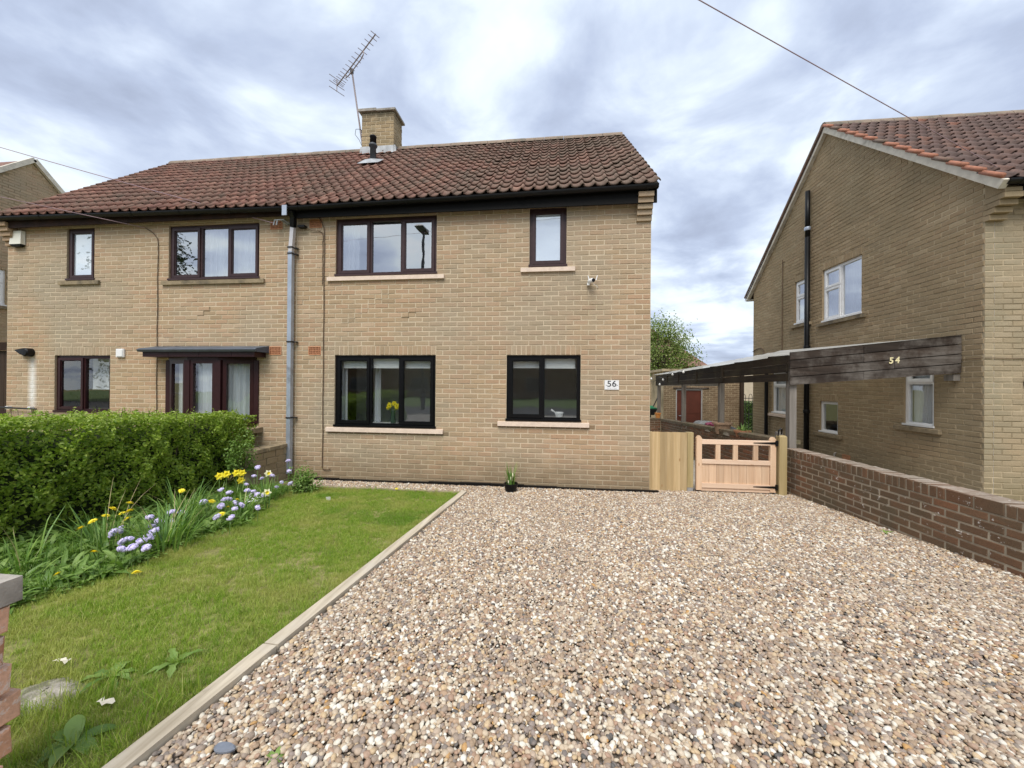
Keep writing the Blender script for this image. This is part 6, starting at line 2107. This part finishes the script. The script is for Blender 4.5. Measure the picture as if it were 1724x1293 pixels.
# white hyacinth-like cluster
t = thing('white_flower', 'loose white flower spike among the lilac flowers', 'flower', (-4.88, -1.75, gz(-1.75)))
b = MB()
for k in range(34):
    a = rnd.uniform(0, 6.28); h = rnd.uniform(0.08, 0.22); rr = 0.07 * rnd.random()
    c = Vector((-4.88 + rr * math.cos(a), -1.75 + rr * math.sin(a), gz(-1.75) + h)); d = Vector((math.cos(a), math.sin(a), -0.3)).normalized(); s = d.cross(Vector((0, 0, 1)))
    b.add([c, c + d * 0.014 + s * 0.007, c + d * 0.035, c + d * 0.014 - s * 0.007], [(0, 1, 2, 3)])
b.build('petals', simple('white_petal', (0.78, 0.79, 0.80), 0.6, 0.05, 50), t)
b = MB(); b.tube([(-4.88, -1.75, gz(-1.75) - 0.02), (-4.88, -1.75, gz(-1.75) + 0.2)], 0.006, 5); b.build('stem', STEM, t)

for i, (x, y, n, h, lab) in enumerate(((-5.2, -3.0, 40, 0.50, 'tall blue-green strap leaves in front of the hedge beneath the yellow flowers'), (-4.72, -2.92, 90, 0.42, 'dense bright green strap leaves bulging over the lawn edge'),
                                       (-5.2, -2.3, 80, 0.48, 'leaning grey-green strap leaves in the middle of the border'), (-4.85, -1.95, 60, 0.30, 'short strap leaves around the white flower'),
                                       (-5.05, -1.35, 64, 0.36, 'upright strap leaves beneath the cream daffodils'), (-4.95, -2.62, 80, 0.38, 'strap leaves between the lilac flowers at the border centre'), (-5.3, -3.45, 18, 0.42, 'sparse strap leaves at the near end of the border'))):
    t = thing('daffodil_clump', lab, 'plant', (x, y, gz(y)))
    b = MB(); blades(b, (x, y, gz(y) - 0.02), n, h, 0.19, 0.013, 0.8, 40 + i, 1.0); b.build('leaves', STRAP, t)
    b = MB(); blades(b, (x, y, gz(y) - 0.02), 5, h * 1.15, 0.15, 0.006, 0.7, 80 + i, 0.4); b.build('dead_stalks', STRAW, t)


def broad_leaf(mb, base, direc, L, w, lift=0.5, curl=0.6, lobes=0.0, K=6):
    d = Vector(direc).normalized(); d.z = 0; d.normalize(); s = Vector((-d.y, d.x, 0))
    prev = None; V = []
    for k in range(K + 1):
        t0 = k / K
        c = Vector(base) + d * L * t0 + Vector((0, 0, L * (lift * t0 - curl * t0 * t0)))
        ww = w * (math.sin(math.pi * min(1, t0 * 0.9 + 0.08)) ** 0.8) * (1 - lobes * (k % 2))
        V += [c - s * ww + Vector((0, 0, ww * 0.25)), c, c + s * ww + Vector((0, 0, ww * 0.25))]
    F = []
    for k in range(K):
        a = 3 * k
        F += [(a, a + 1, a + 4, a + 3), (a + 1, a + 2, a + 5, a + 4)]
    mb.add(V, F)


def rosette(name, label, x, y, n, L, w, lobes, seed, cat='weed', m=None):
    r = random.Random(seed)
    g = gz(y)
    t = thing(name, label, cat, (x, y, g))
    for i in range(n):
        a = 2 * math.pi * (i + r.uniform(-0.3, 0.3)) / n
        b = MB(); broad_leaf(b, (x, y, g + 0.005), (math.cos(a), math.sin(a), 0), L * r.uniform(0.7, 1.1), w * r.uniform(0.7, 1.1), r.uniform(0.35, 0.9), r.uniform(0.4, 0.8), lobes)
        b.build('leaf', m or WEED, t, smooth=not lobes)
    return t


rosette('dock_plant', 'broad-leaved dock plant in rough grass at the near corner of the lawn', -3.17, -4.62, 8, 0.13, 0.026, 0, 1)
rosette('dandelion_plant', 'jagged dandelion rosette in the bare patch near the edging', -3.22, -4.18, 8, 0.13, 0.020, 0.45, 2)
rosette('dandelion_plant', 'jagged dandelion leaves beside the half-buried stone', -3.42, -4.30, 8, 0.13, 0.020, 0.45, 3)
rosette('dandelion_plant', 'large jagged dandelion rosette at the near end of the flower border', -4.80, -3.62, 10, 0.20, 0.03, 0.4, 4)
rosette('dandelion_plant', 'leafy dandelion between the near strap leaves and the lawn', -4.62, -3.42, 9, 0.17, 0.028, 0.4, 6)
rosette('weed_seedling', 'small green seedling growing through the gravel beside the edging', -2.38, -4.58, 6, 0.05, 0.010, 0, 7)
rosette('wall_weed', 'little green weed at the foot of the brick boundary wall', 2.0, -1.50, 9, 0.07, 0.014, 0.3, 8)
t = thing('potted_daffodils', 'black pot of budding daffodil shoots standing on the gravel at the house front', 'plant pot', (-2.02, -0.32, -0.06))
b = MB(); b.lathe([(0.075, -0.01), (0.10, 0.10), (0.105, 0.10), (0.105, 0.125), (0.092, 0.125), (0.085, 0.09), (0, 0.085)], (-2.02, -0.32, -0.06), 18); b.build('pot', BLACKP, t)
b = MB(); blades(b, (-2.02, -0.32, 0.01), 58, 0.34, 0.075, 0.012, 0.35, 9, 0.5); b.build('leaves', STRAP, t)
for k in range(3):
    b = MB(); c = Vector((-2.02 + 0.03 * (k - 1), -0.36, 0.09 + 0.05 * k)); b.lathe([(0.0, -0.03), (0.009, -0.01), (0.008, 0.02), (0, 0.03)], c, 6); b.build('bud', PETW, t)

# ------------------------------------------------------------------ scattered ground cover
def geo_scatter(obj, items, density, seed, smin, smax, tilt, zoff=(0, 0), poisson=None, noise_cut=None):
    """fills a sheet with small copies (gravel, grass: nobody could count them)"""
    col = bpy.data.collections.new(obj.name + '_kinds')
    for it in items: col.objects.link(it)
    g = bpy.data.node_groups.new(obj.name + '_scatter', 'GeometryNodeTree')
    g.interface.new_socket('Geometry', in_out='INPUT', socket_type='NodeSocketGeometry')
    g.interface.new_socket('Geometry', in_out='OUTPUT', socket_type='NodeSocketGeometry')
    n = g.nodes; L = g.links
    gi = n.new('NodeGroupInput'); go = n.new('NodeGroupOutput')
    dp = n.new('GeometryNodeDistributePointsOnFaces')
    L.new(gi.outputs[0], dp.inputs['Mesh'])
    if poisson:
        dp.distribute_method = 'POISSON'
        dp.inputs['Distance Min'].default_value = poisson
        dp.inputs['Density Max'].default_value = density
        fac = dp.inputs['Density Factor']
    else:
        dp.inputs['Density'].default_value = density
        fac = None
    dp.inputs['Seed'].default_value = seed
    pts = dp.outputs['Points']

    def rv(lo, hi, sd_, vec=False):
        r = n.new('FunctionNodeRandomValue')
        r.data_type = 'FLOAT_VECTOR' if vec else 'FLOAT'
        ins = [s for s in r.inputs if s.enabled]
        [s for s in ins if s.name == 'Min'][0].default_value = lo
        [s for s in ins if s.name == 'Max'][0].default_value = hi
        [s for s in ins if s.name == 'Seed'][0].default_value = sd_
        return [s for s in r.outputs if s.enabled][0]
    if noise_cut:
        nz = n.new('ShaderNodeTexNoise'); nz.inputs['Scale'].default_value = noise_cut[0]; nz.inputs['Detail'].default_value = 4
        ps = n.new('GeometryNodeInputPosition'); L.new(ps.outputs[0], nz.inputs['Vector'])
        cmp_ = n.new('FunctionNodeCompare'); cmp_.data_type = 'FLOAT'; cmp_.operation = 'LESS_THAN'
        add = n.new('ShaderNodeMath'); add.operation = 'ADD'
        L.new(nz.outputs[0], add.inputs[0]); L.new(rv(-noise_cut[2], noise_cut[2], 5), add.inputs[1])
        ci = [s for s in cmp_.inputs if s.enabled]
        L.new(add.outputs[0], ci[0]); ci[1].default_value = noise_cut[1]
        dl = n.new('GeometryNodeDeleteGeometry'); dl.domain = 'POINT'
        L.new(pts, dl.inputs['Geometry']); L.new(cmp_.outputs[0], dl.inputs['Selection'])
        pts = dl.outputs[0]
    ci = n.new('GeometryNodeCollectionInfo')
    ci.inputs['Collection'].default_value = col
    ci.inputs['Separate Children'].default_value = True
    ci.inputs['Reset Children'].default_value = True
    ip = n.new('GeometryNodeInstanceOnPoints')
    L.new(pts, ip.inputs['Points']); L.new(ci.outputs[0], ip.inputs['Instance'])
    ip.inputs['Pick Instance'].default_value = True
    L.new(rv((-tilt, -tilt, 0), (tilt, tilt, 6.283), 1, True), ip.inputs['Rotation'])
    pw = n.new('ShaderNodeMath'); pw.operation = 'POWER'
    L.new(rv(0.0, 1.0, 2), pw.inputs[0]); pw.inputs[1].default_value = 1.7
    mr = n.new('ShaderNodeMapRange'); L.new(pw.outputs[0], mr.inputs[0]); mr.inputs[3].default_value = smin; mr.inputs[4].default_value = smax
    L.new(mr.outputs[0], ip.inputs['Scale'])
    out = ip.outputs[0]
    tr = n.new('GeometryNodeTranslateInstances')
    L.new(out, tr.inputs[0])
    L.new(rv((0, 0, zoff[0]), (0, 0, zoff[1]), 3, True), tr.inputs['Translation'])
    tr.inputs['Local Space'].default_value = False
    L.new(tr.outputs[0], go.inputs[0])
    md = obj.modifiers.new('scatter', 'NODES')
    md.node_group = g


def kinds(name, meshes):
    return [bpy.data.objects.new(name, m) for m in meshes]


def pebble(seed):
    import bmesh
    bm = bmesh.new()
    bmesh.ops.create_icosphere(bm, subdivisions=2, radius=1.0)
    r = random.Random(seed)
    sx, sy, sz = r.uniform(1.0, 1.4), r.uniform(0.78, 1.0), r.uniform(0.52, 0.80)
    k = [Vector((r.gauss(0, 1), r.gauss(0, 1), r.gauss(0, 1))) for _ in range(4)]
    for v in bm.verts:
        q = 1 + 0.10 * sum(math.sin(2.0 * v.co.dot(a)) for a in k) / 2
        v.co = Vector((v.co.x * sx, v.co.y * sy, v.co.z * sz)) * q
    me = bpy.data.meshes.new('pebble')
    bm.to_mesh(me); bm.free()
    me.materials.append(PEB)
    me.polygons.foreach_set('use_smooth', [True] * len(me.polygons))
    return me


PK = kinds('pebble', [pebble(i) for i in range(9)])
gravel = sheet('gravel', [0.0, 0.25, 0.5, 0.75, 1.0], ys_drive, 0.0, GBED, xf=lambda t, y: (lerp_board(y) + 0.088) * (1 - t) + (2.04 + (0.32 - y) * 0.053) * t, kind='stuff')
geo_scatter(gravel, PK, 15000, 3, 0.0058, 0.0150, 0.6, (0.000, 0.013), poisson=0.0083)
gravel2 = sheet('gravel', [-5.4, -4.5, -3.6, -2.60], [-0.505, -0.2, -0.02], 0.0, GBED, kind='stuff')
geo_scatter(gravel2, PK, 9000, 4, 0.0075, 0.0150, 0.7, (0.0, 0.01), poisson=0.0105)


def tuft(seed, n, h, spread, w, lean, m):
    b = MB(); r = random.Random(seed)
    for i in range(n):
        a = r.uniform(0, 6.283); d = Vector((math.cos(a), math.sin(a), 0)); s = Vector((-d.y, d.x, 0))
        p = Vector((r.gauss(0, spread), r.gauss(0, spread), -0.004))
        hh = h * r.uniform(0.5, 1.1); ln = hh * r.uniform(0.1, lean)
        q = p + d * ln * 0.35 + Vector((0, 0, hh * 0.62)); e = p + d * ln + Vector((0, 0, hh))
        b.add([p - s * w, p + s * w, q + s * w * 0.7, q - s * w * 0.7, e], [(0, 1, 2, 3), (3, 2, 4)])
    return b.mesh('tuft', m)


GK = kinds('grass_tuft', [tuft(i, 13, 0.040, 0.014, 0.0011, 0.9, GRASS) for i in range(5)])
grass = sheet('grass', [0.0, 0.25, 0.5, 0.75, 1.0], [-5.35 + 0.2385 * i for i in range(21)], 0.006, SOIL, xf=lambda t, y: -5.35 * (1 - t) + (lerp_board(y) - 0.005) * t, kind='stuff')
geo_scatter(grass, GK, 4600, 6, 0.42, 1.05, 0.3, (0, 0), noise_cut=(3.4, 0.385, 0.13))
GK2 = kinds('long_grass_tuft', [tuft(20 + i, 9, 0.11, 0.018, 0.0017, 1.0, GRASS) for i in range(4)])
BGRASS = leaf_mat('shaded_border_grass', [(0.0, (0.07, 0.15, 0.02)), (0.6, (0.12, 0.23, 0.03)), (1.0, (0.20, 0.31, 0.05))], 0.25)
GK2B = kinds('border_grass_tuft', [tuft(30 + i, 10, 0.13, 0.022, 0.0024, 1.0, BGRASS) for i in range(4)])
rough = sheet('rough_grass', [0, 0.5, 1.0], [-5.4, -4.9, -4.6, -4.3], 0.006, SOIL, xf=lambda t, y: -3.9 * (1 - t) + (lerp_board(y) - 0.02) * t, kind='stuff')
geo_scatter(rough, GK2, 500, 8, 0.5, 1.3, 0.3, (0, 0), noise_cut=(4.0, 0.47, 0.08))
edge = sheet('edge_grass', [0, 1.0], [-5.3 + 0.24 * i for i in range(21)], 0.006, SOIL, xf=lambda t, y: lerp_board(y) - 0.09 + 0.08 * t, kind='stuff')
geo_scatter(edge, GK2, 500, 9, 0.35, 0.75, 0.3, (0, 0))
edge2 = sheet('edge_grass', [-5.0, -3.8, -2.8], [-0.70, -0.58], 0.006, SOIL, kind='stuff')
geo_scatter(edge2, GK2, 700, 10, 0.35, 0.8, 0.3, (0, 0))


def weed_tuft(seed):
    b = MB(); r = random.Random(seed)
    for i in range(7):
        a = r.uniform(0, 6.28)
        broad_leaf(b, (r.gauss(0, 0.015), r.gauss(0, 0.015), 0), (math.cos(a), math.sin(a), 0), r.uniform(0.06, 0.13), r.uniform(0.009, 0.017), r.uniform(0.5, 1.3), r.uniform(0.4, 0.8), 0.25 * r.random(), 5)
    return b.mesh('weed_tuft', WEED)


WK = kinds('weed_tuft', [weed_tuft(i) for i in range(5)])
bed = sheet('border_foliage', [0, 0.33, 0.66, 1.0], [-5.3 + 0.23 * i for i in range(21)], 0.004, SOIL, xf=lambda t, y: -6.2 * (1 - t) + (-4.62 - 0.42 * max(0.0, (y + 2.2)) + 0.07 * math.sin(y * 5)) * t, kind='stuff')
geo_scatter(bed, WK, 560, 12, 0.5, 1.35, 0.3, (0, 0))
bedg = sheet('border_grass', [0, 0.5, 1.0], [-5.3 + 0.23 * i for i in range(21)], 0.004, SOIL, xf=lambda t, y: -5.75 * (1 - t) + (-4.62 - 0.40 * max(0.0, (y + 2.2)) + 0.07 * math.sin(y * 5)) * t, kind='stuff')
geo_scatter(bedg, GK2B, 230, 13, 0.5, 1.3, 0.3, (0, 0))

# ------------------------------------------------------------------ tree behind, hedge behind the railing
def tree(name, label, base, h, crown_c, rad, n, size, m, seed, cat='tree', K=70):
    r = np.random.default_rng(seed)
    t = thing(name, label, cat, base)
    c = np.array(crown_c); rad = np.array(rad)
    b = MB()
    B = Vector(base); Cc = Vector(crown_c)
    fork = B.lerp(Cc, 0.55)
    b.tube([B, B.lerp(fork, 0.5) + Vector((0.08, 0.05, 0)), fork], [0.17, 0.13, 0.11], 10)
    tips = c + unit(r.normal(size=(K, 3))) * (r.uniform(0.35, 1.0, (K, 1)) ** 0.6) * rad
    for k in range(K):
        tp = Vector(tips[k]); st = fork.lerp(Cc, float(r.uniform(0, 0.6)))
        md_ = st.lerp(tp, 0.5) + Vector(r.normal(size=3) * 0.12 + np.array([0, 0, 0.12]))
        b.tube([st, md_, tp], [0.05, 0.028, 0.008], 5, caps=False)
    b.build('trunk', BARK, t)
    idx = r.integers(0, K, n)
    P = tips[idx] + r.normal(size=(n, 3)) * (0.26 * rad.mean() / 1.6)
    link_mesh('crown', leaf_mesh('crown', P - np.array(base), unit(P - c), r.uniform(size * 0.7, size * 1.3, n), m), t)
    return t


tree('tree', 'fresh green tree showing past the corner of number 56', (4.0, 14.0, -0.85), 5.5, (3.7, 14.2, 3.05), (1.65, 1.6, 1.85), 15000, 0.10, TLEAF, 3)
bh = thing('back_hedge', 'dark green hedge behind the hoop-topped railing', 'hedge', (7.2, 12.6, -0.75))
P = np.stack([rng.uniform(6.3, 8.2, 5000), 12.3 + rng.exponential(0.1, 5000), rng.uniform(-0.8, 0.85, 5000)], 1)
link_mesh('foliage', leaf_mesh('foliage', P - np.array([7.2, 12.6, -0.75]), np.tile([0, -1.0, 0.3], (5000, 1)), 0.07, leaf_mat('dark_hedge_leaf', [(0.0, (0.03, 0.07, 0.012)), (1.0, (0.10, 0.17, 0.03))], 0.2)), bh)
b = MB(); b.box(6.35, 8.2, 12.5, 13.0, -0.9, 0.75); b.build('opaque_core', HCORE, bh)  # solid dark block added behind the leaves

# ------------------------------------------------------------------ overhead lines
def wire(name, label, a, d, sag, r=0.010):
    t = thing(name, label, 'cable', a)
    a = Vector(a); d = Vector(d); n = 24
    b = MB(); b.tube([a.lerp(d, i / n) - Vector((0, 0, sag * 4 * (i / n) * (1 - i / n))) for i in range(n + 1)], r, 6)
    b.build('line', simple('dark_purple_cable', (0.30, 0.20, 0.22), 0.6, 0.1, 5) if 'dark_purple_cable' not in MATS else MATS['dark_purple_cable'], t)


wire('overhead_wire', 'overhead wire descending from the top of the sky to the right house eaves', (4.5, 0.0, 4.47), (-9.09, -6.34, 6.31), 0.02, 0.0045)
wire('overhead_wire', 'overhead wire crossing the left house roof to the hook above the drainpipe', (-5.94, -0.12, 4.08), (-22.6, 0.36, 9.42), 0.12, 0.006)
wire('overhead_wire', 'thin wire dipping under the left eaves to the top of the wall cable', (-8.42, -0.03, 4.14), (-22.0, -4.5, 6.6), 0.05, 0.005)

# ================================================================== across the road (seen in the window panes)
house_far('terrace', 'dark brick terrace across the road mirrored in the lower windows', -30, 22, -38, -29, 0, 4.9, 7.6, FARB, FART, 0.5,
          [('b', x, x + 1.7, z, z + 1.2) for x in (-26, -21, -15, -10, -4, 1, 7, 12) for z in (0.9, 3.2)])
t = thing('street_lamp', 'tall grey street lamp mirrored in the upper bedroom window', 'street lamp', (-7.92, -12.4, 0.2))
b = MB(); b.tube([(-7.92, -12.4, 0.1), (-7.92, -12.4, 1.6), (-7.92, -12.4, 9.0)], [0.12, 0.09, 0.075], 12); b.build('pole', DARKM, t)
b = MB(); b.hexa([(-8.12, -12.75, 9.0), (-7.72, -12.75, 9.0), (-7.72, -11.7, 9.05), (-8.12, -11.7, 9.05), (-8.08, -12.7, 9.2), (-7.76, -12.7, 9.2), (-7.78, -11.8, 9.15), (-8.06, -11.8, 9.15)]); b.build('lamp_head', DARKM, t)
tree('conifer', 'dark pointed tree across the road mirrored in the left bedroom window', (-32.0, -20, 0.2), 13, (-32.0, -20, 6.6), (2.6, 2.6, 6.8), 9000, 0.30, CONLEAF, 9, K=120)
